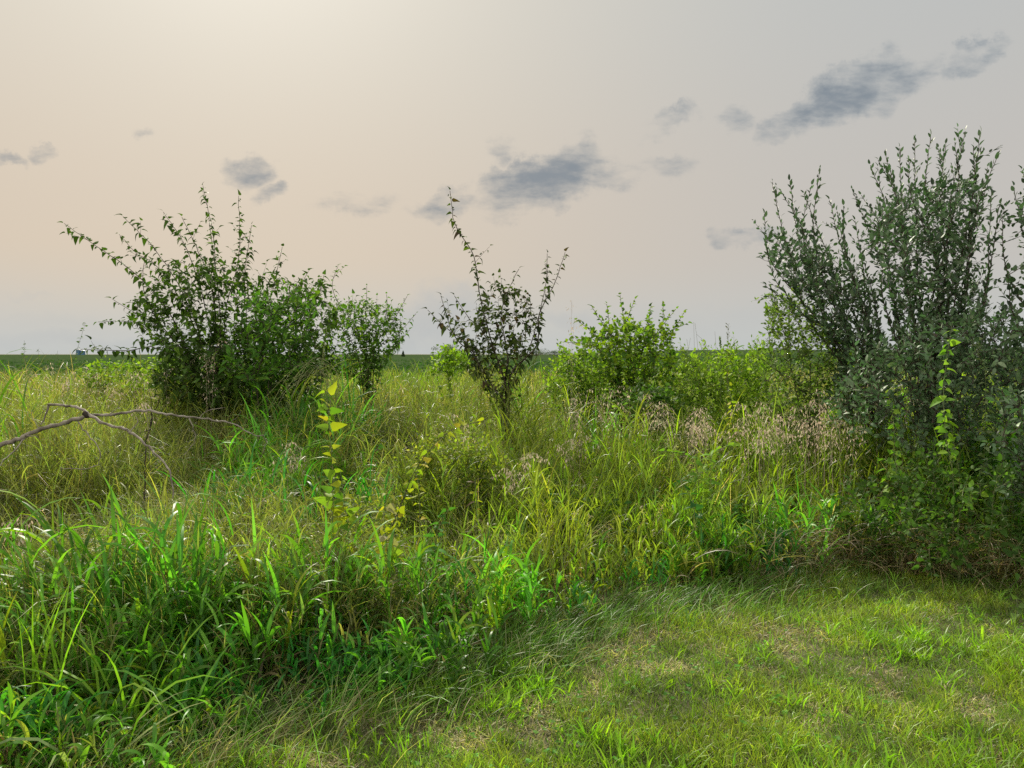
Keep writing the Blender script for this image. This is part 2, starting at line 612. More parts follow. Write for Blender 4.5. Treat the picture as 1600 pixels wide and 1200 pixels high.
# low thatch and basal leaves closing the floor between the stems
x, y = scatter(20000, 2.6, 9.0, 1.2)
k = (y > edge_y(x) - .05)
x, y = x[k], y[k]
n = len(x)
cc = np.where((RNG.random(n) < .3)[:, None], jit(BROWN, n, .35), jit((.06, .14, .025), n, .35))
hh = np.clip(canopy(x, y) * .5, .12, .4)
blades(acc, np.stack([x, y, ground(x, y)], 1), hh * U(.6, 1.3, n), .007, U(0, 6.28, n), U(0, .5, n), U(.8, 2.4, n), 3, cc, cc * 1.1)
tag(acc.build('tall_grass', MG), 'dense unmown tall grass with arching green blades behind the mown lawn', 'grass', kind='stuff')

# fine tufts, olive and straw, lying over in swirls between the coarse grass
acc = Acc()
x, y = scatter(4600, 3.4, 12.5, 1.1)
k = (y > edge_y(x) + .7)
x, y = x[k], y[k]
w = zone(x, y, Z_OLIVE) + .05 * zone(x, y, Z_MID) + .07
k = RNG.random(len(x)) < w
x, y = x[k], y[k]
n = len(x)
h = canopy(x, y)
az0 = vnoise(x, y, .9, 21) * 9
B = 16
xx = np.repeat(x, B) + RNG.normal(0, .05, n * B)
yy_ = np.repeat(y, B) + RNG.normal(0, .05, n * B)
hh = np.repeat(h, B)
cc = np.repeat(jit((.19, .22, .065), n, .24, .1), B, 0) * np.exp(RNG.normal(0, .2, (n * B, 1)))
dry = RNG.random(n * B) < .22
cc = np.where(dry[:, None], jit(STRAW, n * B, .25) * .8, cc)
blades(acc, np.stack([xx, yy_, ground(xx, yy_) + .1 * hh], 1), hh * U(.8, 1.35, n * B), U(.004, .0075, n * B), np.repeat(az0, B) + RNG.normal(0, .9, n * B), U(.05, .5, n * B), U(.9, 2.4, n * B), 5, cc, cc * 1.15, p=1.6)
x, y = scatter(620, 3.6, 12.5, 1.0)
k = (y > edge_y(x) + .4) & (vnoise(x, y, .9, 25) > .42)
x, y = x[k], y[k]
n = len(x)
hs = canopy(x, y) * U(.95, 1.4, n)
azs_ = U(0, 6.28, n)
tan_ = np.where((RNG.random(n) < .35)[:, None], jit((.13, .08, .05), n, .2), jit((.42, .35, .22), n, .2))
pt_ = blades(acc, np.stack([x, y, ground(x, y)], 1), hs, .0035, azs_, U(0, .15, n), U(.3, 1.3, n), 6, tan_ * .7, tan_, p=2.4)
B = 14
fr = U(.72, 1, n * B) * 6
i0 = np.minimum(fr.astype(int), 5)
ft = (fr - i0)[:, None]
ii = np.repeat(np.arange(n), B)
hp = pt_[ii, i0] * (1 - ft) + pt_[ii, i0 + 1] * ft
blades(acc, hp, U(.02, .055, n * B), .005, U(0, 6.28, n * B), U(.3, 1.2, n * B), U(1.2, 2.8, n * B), 2, tan_[ii], tan_[ii] * 1.1)
tag(acc.build('fine_grass', MG), 'fine olive and straw coloured grass lying over in swirls among the coarser grass', 'grass', kind='stuff')

# ------------------------------------------------------------------ back meadow
acc = Acc()
y = 11.5 + 13 * U(0, 1, 34000) ** 1.1
x = U(-1, 1, len(y)) * (y * .68 + 1.5)
n = len(x)
pat = vnoise(x, y, .45, 31) * .6 + vnoise(x, y, 1.3, 32) * .4
patb = vnoise(x, y, .35, 35)
cc = np.where((pat > .52)[:, None], jit((.12, .20, .03), n, .24), jit((.175, .20, .06), n, .22))
cc = np.where(((patb > .62) & (RNG.random(n) < .5))[:, None], jit(STRAW, n, .2) * .75, cc)
h = (.80 + .35 * vnoise(x, y, .7, 33)) * U(.75, 1.15, n) * np.clip(1.12 - (y - 12) * .008, .8, 1.1)
culms(acc, x, y, h, cc, .012, 4, .45, (.8, 2.0), 3, .25)
tag(acc.build('meadow_grass', MG), 'yellow green rough meadow grass between the bushes and the crop field', 'grass', kind='stuff')


# ------------------------------------------------------------------ leaves and bushes
def norm(a):
    return a / (np.linalg.norm(a, axis=-1, keepdims=True) + 1e-9)


SHAPES = {
    'mulberry': ([0, .06, .3, .5, .72, 1.0], [.10, .62, .80, .58, .42, .02]),
    'ellipse': ([0, .2, .5, .8, 1.0], [.05, .55, .62, .40, .02]),
    'willow': ([0, .2, .5, .8, 1.0], [.05, .42, .48, .30, .02]),
    'narrow': ([0, .2, .5, .8, 1.0], [.05, .32, .36, .24, .02]),
    'heart': ([0, .08, .3, .6, .85, 1.0], [.2, .75, .88, .68, .3, .02]),
}


def leaves(acc, pos, d, size, col, shape='ellipse', curl=.35, fold=.25, upbias=.7):
    """pos (n,3), d (n,3) pointing direction, size (n,), col (n,3)"""
    n = len(pos)
    if not n:
        return
    ts, ws = [np.array(a_) for a_ in SHAPES[shape]]
    R = len(ts)
    d = norm(d)
    upv = norm(np.array([0, 0, upbias]) + RNG.normal(0, .45, (n, 3)))
    sd = norm(np.cross(d, upv))
    nn = np.cross(sd, d)
    cl = (curl * U(.2, 1.7, n))[:, None]
    fd = (fold * U(.3, 1.5, n))[:, None]
    v = np.zeros((n, R, 3, 3))
    for r in range(R):
        c_ = pos + size[:, None] * (d * ts[r] - nn * cl * ts[r] ** 2)
        hw = ws[r] * .5
        v[:, r, 1] = c_
        v[:, r, 0] = c_ + size[:, None] * (-sd * hw + nn * hw * fd)
        v[:, r, 2] = c_ + size[:, None] * (sd * hw + nn * hw * fd)
    qq = []
    for r in range(R - 1):
        for s_ in (0, 1):
            a_ = r * 3 + s_
            qq.append([a_, a_ + 1, a_ + 4, a_ + 3])
    q_ = (np.arange(n) * R * 3)[:, None, None] + np.array(qq)[None]
    c = np.repeat(col, R * 3, 0)
    acc.add(v.reshape(-1, 3), q_.reshape(-1, 4), c)


def tube(acc, pts, r0, r1, sides=4, col=(.1, .1, .1), rad=None):
    pts = np.asarray(pts, dtype=float)
    n = len(pts)
    tg = norm(np.gradient(pts, axis=0))
    ref = np.array([.3, .9, .1]) if abs(tg[0][2]) > .5 else np.array([0, .1, 1.])
    a_ = norm(np.cross(tg, ref))
    b_ = np.cross(tg, a_)
    rr = np.linspace(r0, r1, n) if rad is None else np.asarray(rad)
    ang = np.arange(sides) * 2 * np.pi / sides
    v = pts[:, None] + rr[:, None, None] * (np.cos(ang)[None, :, None] * a_[:, None] + np.sin(ang)[None, :, None] * b_[:, None])
    qq = [[k * sides + s_, k * sides + (s_ + 1) % sides, (k + 1) * sides + (s_ + 1) % sides, (k + 1) * sides + s_] for k in range(n - 1) for s_ in range(sides)]
    acc.add(v.reshape(-1, 3), qq, col)


def spline(ctrl, step=.07, wob=0.0):
    ctrl = np.asarray(ctrl, dtype=float)
    if len(ctrl) == 2:
        ctrl = np.array([ctrl[0], ctrl.mean(0), ctrl[1]])
    p = np.vstack([2 * ctrl[0] - ctrl[1], ctrl, 2 * ctrl[-1] - ctrl[-2]])
    out = []
    for k in range(1, len(p) - 2):
        m = max(2, int(np.linalg.norm(p[k + 1] - p[k]) / step))
        t = (np.arange(m) / m)[:, None]
        a_, b_, c_, d_ = p[k - 1], p[k], p[k + 1], p[k + 2]
        out.append(.5 * (2 * b_ + (c_ - a_) * t + (2 * a_ - 5 * b_ + 4 * c_ - d_) * t ** 2 + (3 * b_ - a_ - 3 * c_ + d_) * t ** 3))
    out.append(ctrl[-1][None])
    o = np.vstack(out)
    if wob:
        o[1:-1] += RNG.normal(0, wob, (len(o) - 2, 3))
    return o


def inpoly(px, py, poly):
    poly = np.asarray(poly, dtype=float)
    c = np.zeros(len(px), bool)
    j = len(poly) - 1
    for i_ in range(len(poly)):
        xi, yi = poly[i_]
        xj, yj = poly[j]
        c ^= ((yi > py) != (yj > py)) & (px < (xj - xi) * (py - yi) / (yj - yi + 1e-9) + xi)
        j = i_
    return c


def along(pts, spacing, start, ls, shape_dir=.55, upk=.35, taper=.3):
    """leaf stations along a shoot"""
    seg = np.linalg.norm(np.diff(pts, axis=0), axis=1)
    cum = np.concatenate([[0], np.cumsum(seg)])
    T = cum[-1]
    m = max(1, int(T * (1 - start) / spacing))
    s_ = T * start + (np.arange(m) + RNG.random(m) * .7) * spacing
    s_ = np.append(s_[s_ < T], T)
    pos = np.stack([np.interp(s_, cum, pts[:, k]) for k in range(3)], 1)
    e = np.minimum(s_ + .03, T)
    e0 = np.maximum(s_ - .03, 0)
    tg = norm(np.stack([np.interp(e, cum, pts[:, k]) - np.interp(e0, cum, pts[:, k]) for k in range(3)], 1))
    ph = np.arange(len(s_)) * 2.4 + RNG.random() * 6 + RNG.normal(0, .4, len(s_))
    ref = np.array([.2, .8, .35])
    a_ = norm(np.cross(tg, ref))
    b_ = np.cross(tg, a_)
    rad = a_ * np.cos(ph)[:, None] + b_ * np.sin(ph)[:, None]
    d = norm(rad * (1 - shape_dir * .4) + tg * shape_dir + np.array([0, 0, upk]))
    d[-1] = tg[-1]
    size = ls * (1 - taper * np.clip((s_ / T - .55) / .45, 0, 1)) * np.exp(RNG.normal(0, .2, len(s_)))
    return pos, d, size


def bush(name, label, cat, D, base, strokes, polys, nfill, ls, spacing, shape, cols, mat, depth=.8, twig=.0035, rmain=.016,
         curl=.35, fold=.25, upk=.35, sdir=.55, spur=.3, stem_mat=None, group=None, base_label=None, parts=('branches', 'foliage'), up=.25, low_shade=None, basez=None, upbias=.7, baser=.12):
    bx, by = P(base[0], base[1], D)[:2]
    gz = float(ground(bx, by)) if basez is None else basez
    B0 = np.array([bx, by, gz])
    rt = root(name, B0, label, cat, group)
    br, fo = Acc(), Acc()
    nodes = [B0[None]]
    LP, LD, LS_ = [], [], []

    def addl(t):
        LP.append(t[0]); LD.append(t[1]); LS_.append(t[2])
    for st in strokes:
        dz = RNG.uniform(-.6, .6) * depth
        m = len(st)
        jt = 11 if name == 'silverleaf_shrub' else 5
        ctrl = [P(a_ + (RNG.normal(0, jt) if k_ < m - 1 else 0), b_, D + dz * ((k_ + 1) / m)) for k_, (a_, b_) in enumerate(st)]
        off = RNG.normal(0, baser, 3)
        off[2] = 0
        ctrl = [B0 + off * (.7, .7, 0) - np.array([0, 0, .03])] + ctrl
        pts = spline(ctrl, .07, .003)
        tube(br, pts, rmain * RNG.uniform(.7, 1.1), twig * .8, 5)
        nodes.append(pts[3:])
        addl(along(pts, spacing * .8, .42, ls * 1.08, sdir, upk))
        # spurs
        for k_ in range(int(len(pts) * .35), len(pts) - 3, 2):
            if RNG.random() < spur * 1.6:
                dv = norm(pts[k_ + 1] - pts[k_] + RNG.normal(0, .05, 3)) + np.array([0, 0, .25])
                L = RNG.uniform(.08, .26)
                e = pts[k_] + norm(dv) * L
                sp_ = np.array([pts[k_], (pts[k_] + e) / 2 + RNG.normal(0, .01, 3), e])
                tube(br, sp_, twig * .7, twig * .4, 3)
                addl(along(sp_, spacing, .2, ls * .9, sdir, upk))
    # fill
    tx, ty = [], []
    A = [abs(sum(p[i_][0] * p[i_ - 1][1] - p[i_ - 1][0] * p[i_][1] for i_ in range(len(p)))) / 2 * wgt for p, wgt in polys]
    for (p, wgt), ar in zip(polys, A):
        want = int(nfill * ar / sum(A))
        p = np.array(p, dtype=float)
        gotx = []
        goty = []
        while sum(map(len, gotx)) < want:
            ax = RNG.uniform(p[:, 0].min(), p[:, 0].max(), 4 * want + 20)
            ay = RNG.uniform(p[:, 1].min(), p[:, 1].max(), 4 * want + 20)
            kk = inpoly(ax, ay, p)
            gotx.append(ax[kk]); goty.append(ay[kk])
        tx.append(np.concatenate(gotx)[:want]); ty.append(np.concatenate(goty)[:want])
    if nfill:
        tx = np.concatenate(tx); ty = np.concatenate(ty)
        dd = D + depth * RNG.uniform(-1, 1, len(tx)) * RNG.uniform(.5, 1, len(tx))
        tg = np.array([P(a_, b_, c_) for a_, b_, c_ in zip(tx, ty, dd)])
        tg[:, 2] = np.maximum(tg[:, 2], gz + .1)
        order = np.argsort(np.linalg.norm(tg - B0, axis=1))
        allp = np.concatenate(nodes)
        buf = np.zeros((len(allp) + len(tg) * 12, 3))
        buf[:len(allp)] = allp
        cnt = len(allp)
        for i_ in order:
            T = tg[i_]
            c_ = buf[:cnt]
            df = T - c_
            dist = np.linalg.norm(df, axis=1)
            cost = dist - up * df[:, 2] + np.where(df[:, 2] < -.05, .35, 0)
            cost = np.where(dist < .06, 9, cost)
            k_ = int(np.argmin(cost))
            A0 = c_[k_].copy()
            L = dist[k_]
            if L > 2.2 or L < .05:
                continue
            mid = (A0 + T) / 2 + np.array([0, 0, -.08 * L]) + RNG.normal(0, .085 * L, 3)
            pts = spline([A0, mid, T], max(.05, L / 10))
            tube(br, pts, min(twig * (1 + 1.1 * L), rmain * .7), twig * .45, 3)
            m_ = pts[2::max(1, len(pts) // 9)][:11]
            buf[cnt:cnt + len(m_)] = m_
            cnt += len(m_)
            addl(along(pts, spacing, .12, ls, sdir, upk))
            for k2 in range(2, len(pts) - 1):
                if RNG.random() < spur:
                    dv = norm(pts[k2 + 1] - pts[k2]) + RNG.normal(0, .5, 3) + np.array([0, 0, .2])
                    e = pts[k2] + norm(dv) * RNG.uniform(.06, .2)
                    sp_ = np.array([pts[k2], (pts[k2] + e) / 2, e])
                    tube(br, sp_, twig * .6, twig * .35, 3)
                    addl(along(sp_, spacing, .25, ls * .9, sdir, upk))
    pos = np.concatenate(LP); d = np.concatenate(LD); sz = np.concatenate(LS_)
    n_ = len(pos)
    cw = np.array([c_[1] for c_ in cols], dtype=float)
    ix = RNG.choice(len(cols), n_, p=cw / cw.sum())
    cc_ = np.array([c_[0] for c_ in cols])[ix]
    cc_ = cc_ * np.exp(RNG.normal(0, .18, (n_, 1)))
    if curl < .2:
        pass
    leaves(fo, pos + norm(d) * .012, d + np.array([0, 0, -.12]), sz, cc_, shape, curl, fold, upbias)
    br.build(parts[0], stem_mat or MB, rt, B0)
    fo.build(parts[1], mat, rt, B0)
    return rt


acc = Acc()
x, y = scatter(2600, 3.4, 11.5, 1.1)
k = (y > edge_y(x) + .15) & (vnoise(x, y, 1.1, 91) > .56)
x, y = x[k], y[k]
n = len(x)
hc = canopy(x, y) * U(.45, 1.02, n)
kindc = vnoise(x, y, .8, 92)
cc = np.where((kindc > .55)[:, None], jit((.16, .26, .03), n, .2), jit((.06, .16, .025), n, .25))
tilt = U(0, 6.28, n)
zt = U(0, .25, n)
blades(acc, np.stack([x, y, ground(x, y)], 1), hc, .005, tilt, zt * .5, zt, 3, cc * .6, cc * .8, p=1)
B = 11
ii = np.repeat(np.arange(n), B)
fr = U(.45, 1, n * B)
tx2 = x[ii] + np.cos(tilt[ii]) * np.sin(zt[ii] * .75) * hc[ii] * fr
ty2 = y[ii] + np.sin(tilt[ii]) * np.sin(zt[ii] * .75) * hc[ii] * fr
pos_ = np.stack([tx2, ty2, ground(x, y)[ii] + hc[ii] * fr * .97], 1)
aa = U(0, 6.28, n * B)
leaves(acc, pos_, np.stack([np.cos(aa), np.sin(aa), U(-.2, .5, n * B)], 1), U(.035, .085, n * B) * (1.25 - .5 * fr), cc[ii] * np.exp(RNG.normal(0, .12, (n * B, 1))), 'ellipse', .35, .3, 1.2)
tag(acc.build('undergrowth_weeds', ML), 'small broadleaf weeds growing up through the tall grass in patches', 'weeds', kind='stuff')

MUL = [((.045, .085, .018), 5), ((.06, .12, .02), 3), ((.10, .17, .025), 1.2)]
MUL2 = [((.06, .13, .02), 5), ((.10, .19, .025), 3), ((.16, .25, .03), 1)]

bush('mulberry_bush', 'large dark green bush with long upswept leafy shoots at the left', 'bush', 10.0, (345, 650),
     [[(300, 560), (262, 480), (200, 425), (140, 382), (100, 349)],
      [(320, 560), (290, 470), (240, 395), (192, 338)],
      [(310, 540), (250, 430), (205, 395), (186, 366)],
      [(335, 560), (318, 470), (290, 385), (255, 331)],
      [(335, 560), (325, 450), (305, 385), (284, 339)],
      [(342, 580), (335, 480), (326, 380), (317, 290)],
      [(350, 580), (345, 470), (326, 340)],
      [(350, 580), (360, 490), (371, 400), (373, 306)],
      [(355, 580), (378, 480), (390, 420), (393, 352)],
      [(360, 580), (405, 500), (428, 440), (441, 386)],
      [(370, 580), (430, 500), (462, 450), (482, 424)],
      [(370, 590), (450, 520), (490, 470), (506, 430)],
      [(300, 570), (250, 510), (205, 485), (175, 467)],
      [(300, 580), (240, 525), (200, 503), (153, 503)],
      [(310, 600), (250, 545), (190, 548), (122, 546)],
      [(310, 590), (270, 520), (230, 460), (225, 400)],
      [(370, 600), (430, 550), (480, 520), (515, 480)]],
     [([(215, 520), (205, 455), (230, 425), (300, 400), (340, 400), (400, 420), (470, 440), (515, 445), (520, 520), (470, 580), (400, 640), (310, 630), (275, 570), (240, 545)], 1),
      ([(255, 540), (430, 500), (515, 540), (505, 600), (450, 650), (300, 655), (235, 590)], 2.0), ([(240, 600), (300, 590), (480, 600), (500, 640), (400, 670), (260, 660)], 1.6)],
     1350, .078, .046, 'mulberry', MUL, MM, depth=1.25, spur=.34, curl=.6, fold=.45, upk=-.05, sdir=.3, upbias=1.6)

bush('feathery_shrub', 'vivid green feathery leafed growth in front of the large left bush', 'bush', 8.9, (410, 655),
     [[(405, 600), (395, 540), (385, 470)], [(420, 600), (440, 530), (470, 470)], [(400, 610), (350, 570), (330, 555)], [(420, 610), (455, 560), (490, 520)], [(410, 600), (415, 540), (425, 480)]],
     [([(345, 540), (390, 455), (470, 450), (500, 480), (490, 560), (440, 600), (350, 590)], 1)],
     150, .085, .028, 'narrow', [((.055, .135, .022), 4), ((.085, .18, .025), 3), ((.14, .24, .03), 1)], ML, depth=.7, spur=.3, upk=.0, sdir=.6)

bush('mulberry_bush', 'medium green airy bush right beside the large left bush', 'bush', 11.0, (572, 620),
     [[(560, 560), (540, 500), (520, 450), (528, 416)], [(568, 560), (555, 500), (545, 468)], [(572, 560), (570, 500), (573, 447)],
      [(580, 560), (595, 500), (604, 460)], [(585, 560), (610, 500), (636, 463)], [(585, 560), (620, 520), (650, 490)], [(590, 570), (620, 540), (640, 515)],
      [(560, 570), (530, 520), (505, 470)]],
     [([(500, 540), (515, 480), (560, 465), (615, 480), (632, 520), (612, 560), (560, 590), (510, 580)], 1)],
     330, .062, .040, 'mulberry', MUL2, ML, depth=.8, spur=.3, curl=.55, fold=.45, upk=-.05, sdir=.3, upbias=1.6, rmain=.012)

bush('mulberry_sapling', 'slender dark sapling with bare lower trunk and one long leaning shoot in the middle', 'tree', 9.0, (790, 672),
     [[(789, 640), (784, 590), (772, 530), (757, 455), (738, 400), (722, 350), (703, 298)],
      [(790, 640), (800, 585), (838, 540), (852, 490), (858, 440), (883, 394)],
      [(790, 640), (800, 590), (836, 545), (850, 500), (852, 440), (855, 396)],
      [(790, 640), (794, 560), (790, 490), (800, 440), (811, 420)],
      [(789, 640), (775, 600), (745, 560), (712, 520), (689, 462)],
      [(789, 640), (772, 600), (735, 545), (700, 510), (668, 484)],
      [(789, 640), (780, 580), (755, 525), (730, 490), (710, 462)],
      [(788, 640), (765, 620), (748, 590), (738, 545)],
      [(790, 640), (800, 560), (818, 500), (828, 465)]],
     [([(738, 560), (742, 480), (775, 445), (815, 450), (840, 500), (835, 540), (800, 570), (760, 580)], 1), ([(735, 595), (735, 545), (760, 540), (765, 590)], 1), ([(680, 480), (700, 475), (760, 555), (745, 570)], .6)],
     118, .068, .042, 'mulberry', [((.035, .055, .018), 5), ((.055, .08, .022), 3), ((.07, .05, .03), 1), ((.09, .13, .03), .8)], MM, depth=.55, spur=.22, curl=.6, fold=.5, upk=-.1, sdir=.35, upbias=1.4, rmain=.017, baser=.015, parts=('trunk', 'crown'))

LIMEB = [((.12, .21, .022), 5), ((.20, .29, .025), 3), ((.06, .13, .02), 2)]
bush('leafy_bush', 'bright green rounded bush right of the slender sapling', 'bush', 10.5, (985, 650),
     [[(965, 570), (955, 510), (948, 475)], [(1010, 570), (1035, 510), (1036, 476)], [(940, 580), (905, 560), (872, 548)], [(990, 570), (1030, 530), (1074, 505)], [(930, 600), (900, 580), (866, 575)], [(960, 560), (940, 510), (925, 480)], [(975, 560), (970, 500), (969, 461)], [(985, 560), (985, 510), (992, 468)],
      [(995, 560), (1005, 510), (1016, 480)], [(1005, 560), (1030, 520), (1056, 483)], [(1005, 570), (1040, 530), (1070, 487)], [(950, 570), (920, 540), (880, 534)],
      [(955, 560), (925, 520), (902, 500)], [(1000, 580), (1030, 550), (1050, 530)]],
     [([(885, 560), (905, 530), (935, 512), (1000, 500), (1035, 515), (1048, 535), (1060, 570), (1040, 640), (950, 650), (865, 620)], 1)],
     640, .062, .040, 'heart', LIMEB, ML, depth=1.0, spur=.3, curl=.4, fold=.4, rmain=.012)

SIL = [((.030, .056, .028), 5), ((.06, .10, .05), 4), ((.12, .17, .10), 2)]
bush('silverleaf_shrub', 'tall dark shrub leaning left, left one of the dark shrubs at the right', 'shrub', 8.3, (1390, 690),
     [[(1350, 600), (1285, 480), (1250, 370), (1221, 300)], [(1360, 600), (1330, 470), (1275, 380), (1268, 290)], [(1365, 600), (1330, 460), (1318, 370), (1308, 330)], [(1372, 600), (1362, 500), (1338, 420), (1336, 345)], [(1345, 600), (1290, 500), (1240, 400), (1207, 284)], [(1350, 600), (1300, 500), (1255, 390), (1234, 283)], [(1355, 600), (1310, 490), (1270, 390), (1256, 303)],
      [(1360, 600), (1320, 480), (1290, 370), (1281, 264)], [(1365, 600), (1335, 480), (1305, 390), (1296, 313)], [(1370, 600), (1350, 480), (1325, 390), (1318, 322)],
      [(1345, 600), (1280, 500), (1225, 410), (1194, 335)], [(1345, 610), (1270, 510), (1220, 440), (1196, 380)], [(1370, 600), (1365, 500), (1350, 410)], [(1345, 610), (1290, 530), (1235, 490), (1195, 445)]],
     [([(1203, 375), (1225, 360), (1250, 380), (1300, 395), (1345, 425), (1372, 470), (1378, 520), (1400, 600), (1390, 660), (1300, 640), (1310, 540), (1250, 470), (1205, 400)], 1)],
     640, .064, .038, 'willow', SIL, MS, up=-.02, depth=.9, spur=.42, curl=.3, fold=.35, upk=.5, sdir=.9, rmain=.014, upbias=.4)

bush('silverleaf_shrub', 'tallest dark shrub with upright twigs, right one of the two tall shrubs', 'shrub', 7.9, (1465, 690),
     [[(1432, 590), (1398, 465), (1372, 360), (1346, 305)], [(1440, 600), (1402, 440), (1400, 320), (1372, 250)], [(1450, 600), (1452, 440), (1424, 310), (1420, 250)], [(1458, 600), (1448, 430), (1476, 300), (1466, 232)], [(1465, 600), (1475, 430), (1490, 300), (1492, 222)], [(1470, 600), (1505, 420), (1508, 300), (1521, 228)], [(1475, 600), (1500, 430), (1548, 330), (1543, 262)], [(1430, 600), (1390, 470), (1350, 370), (1332, 296)], [(1435, 600), (1405, 460), (1375, 340), (1360, 258)], [(1440, 600), (1415, 450), (1395, 330), (1384, 242)],
      [(1445, 600), (1430, 450), (1412, 320), (1406, 231)], [(1450, 600), (1440, 450), (1435, 320), (1429, 221)], [(1455, 600), (1455, 450), (1455, 320), (1454, 213)],
      [(1460, 600), (1470, 450), (1478, 320), (1478, 226)], [(1465, 600), (1485, 450), (1500, 320), (1508, 205)], [(1470, 600), (1500, 450), (1520, 320), (1532, 208)],
      [(1475, 600), (1510, 450), (1535, 340), (1559, 243)], [(1478, 600), (1515, 480), (1535, 380), (1549, 300)], [(1480, 610), (1525, 500), (1550, 400), (1562, 320)]],
     [([(1348, 360), (1370, 325), (1400, 305), (1450, 285), (1530, 280), (1540, 340), (1530, 400), (1535, 500), (1550, 600), (1500, 680), (1430, 670), (1420, 560), (1395, 470), (1360, 400)], 1)],
     820, .064, .038, 'willow', SIL, MS, up=-.02, depth=1.1, spur=.45, curl=.3, fold=.35, upk=.5, sdir=.9, rmain=.015, upbias=.4)

bush('silverleaf_shrub', 'dark shrub cut by the right edge of the view', 'shrub', 7.2, (1640, 700),
     [[(1640, 600), (1630, 450), (1605, 350), (1597, 266)], [(1640, 600), (1620, 450), (1590, 360), (1584, 292)], [(1630, 580), (1600, 430), (1565, 335)], [(1650, 600), (1650, 450), (1630, 300)],
      [(1630, 600), (1600, 500), (1575, 430)], [(1650, 600), (1680, 450), (1700, 330)]],
     [([(1560, 350), (1600, 300), (1680, 300), (1720, 500), (1600, 400)], 1), ([(1570, 440), (1620, 400), (1720, 450), (1720, 700), (1570, 690), (1545, 560)], 1)],
     330, .058, .036, 'ellipse', SIL, MS, depth=.8, spur=.4, curl=.3, fold=.35, upk=.5, sdir=.9, upbias=.4)

SIL2 = [((.08, .14, .07), 5), ((.12, .18, .09), 3), ((.17, .23, .13), 1)]
bush('silverleaf_shrub', 'low spreading grey green shrub filling the foot of the tall dark shrubs', 'shrub', 7.0, (1500, 720),
     [[(1450, 640), (1400, 590), (1360, 570)], [(1480, 620), (1460, 560), (1440, 530)], [(1520, 620), (1540, 560), (1550, 520)], [(1540, 640), (1580, 590), (1600, 540)], [(1430, 650), (1380, 620), (1335, 610)]],
     [([(1300, 610), (1350, 545), (1440, 510), (1540, 490), (1640, 500), (1660, 720), (1540, 740), (1420, 700), (1310, 660)], 1)],
     900, .060, .040, 'willow', SIL2, MS, depth=.7, spur=.4, curl=.3, fold=.3, upk=.3, sdir=.7, upbias=.6)

bush('silverleaf_shrub', 'near grey green shrub hanging over the grass at the right edge of the view', 'shrub', 5.7, (1640, 860),
     [[(1620, 780), (1590, 720), (1560, 690)], [(1625, 760), (1600, 680), (1575, 620)], [(1630, 780), (1580, 770), (1545, 740)], [(1640, 760), (1640, 660), (1620, 600)]],
     [([(1550, 700), (1570, 620), (1640, 580), (1720, 600), (1720, 840), (1620, 850), (1570, 780)], 1)],
     260, .060, .040, 'willow', SIL2, MS, depth=.4, spur=.4, curl=.3, fold=.3, upk=.2, sdir=.7, upbias=.6)

bush('leafy_bush', 'pale green mixed bush at the left foot of the tall dark shrubs', 'bush', 8.6, (1270, 680),
     [[(1250, 600), (1225, 530), (1205, 450)], [(1260, 600), (1250, 530), (1232, 480)], [(1270, 600), (1280, 540), (1290, 500)], [(1280, 610), (1310, 570), (1330, 540)], [(1250, 620), (1215, 580), (1190, 560)]],
     [([(1193, 560), (1200, 455), (1230, 460), (1300, 510), (1345, 570), (1340, 670), (1230, 670), (1190, 640)], 1)],
     620, .050, .034, 'ellipse', [((.13, .20, .06), 4), ((.09, .16, .03), 3), ((.18, .25, .06), 2)], ML, depth=.6, spur=.35, curl=.3, rmain=.009)

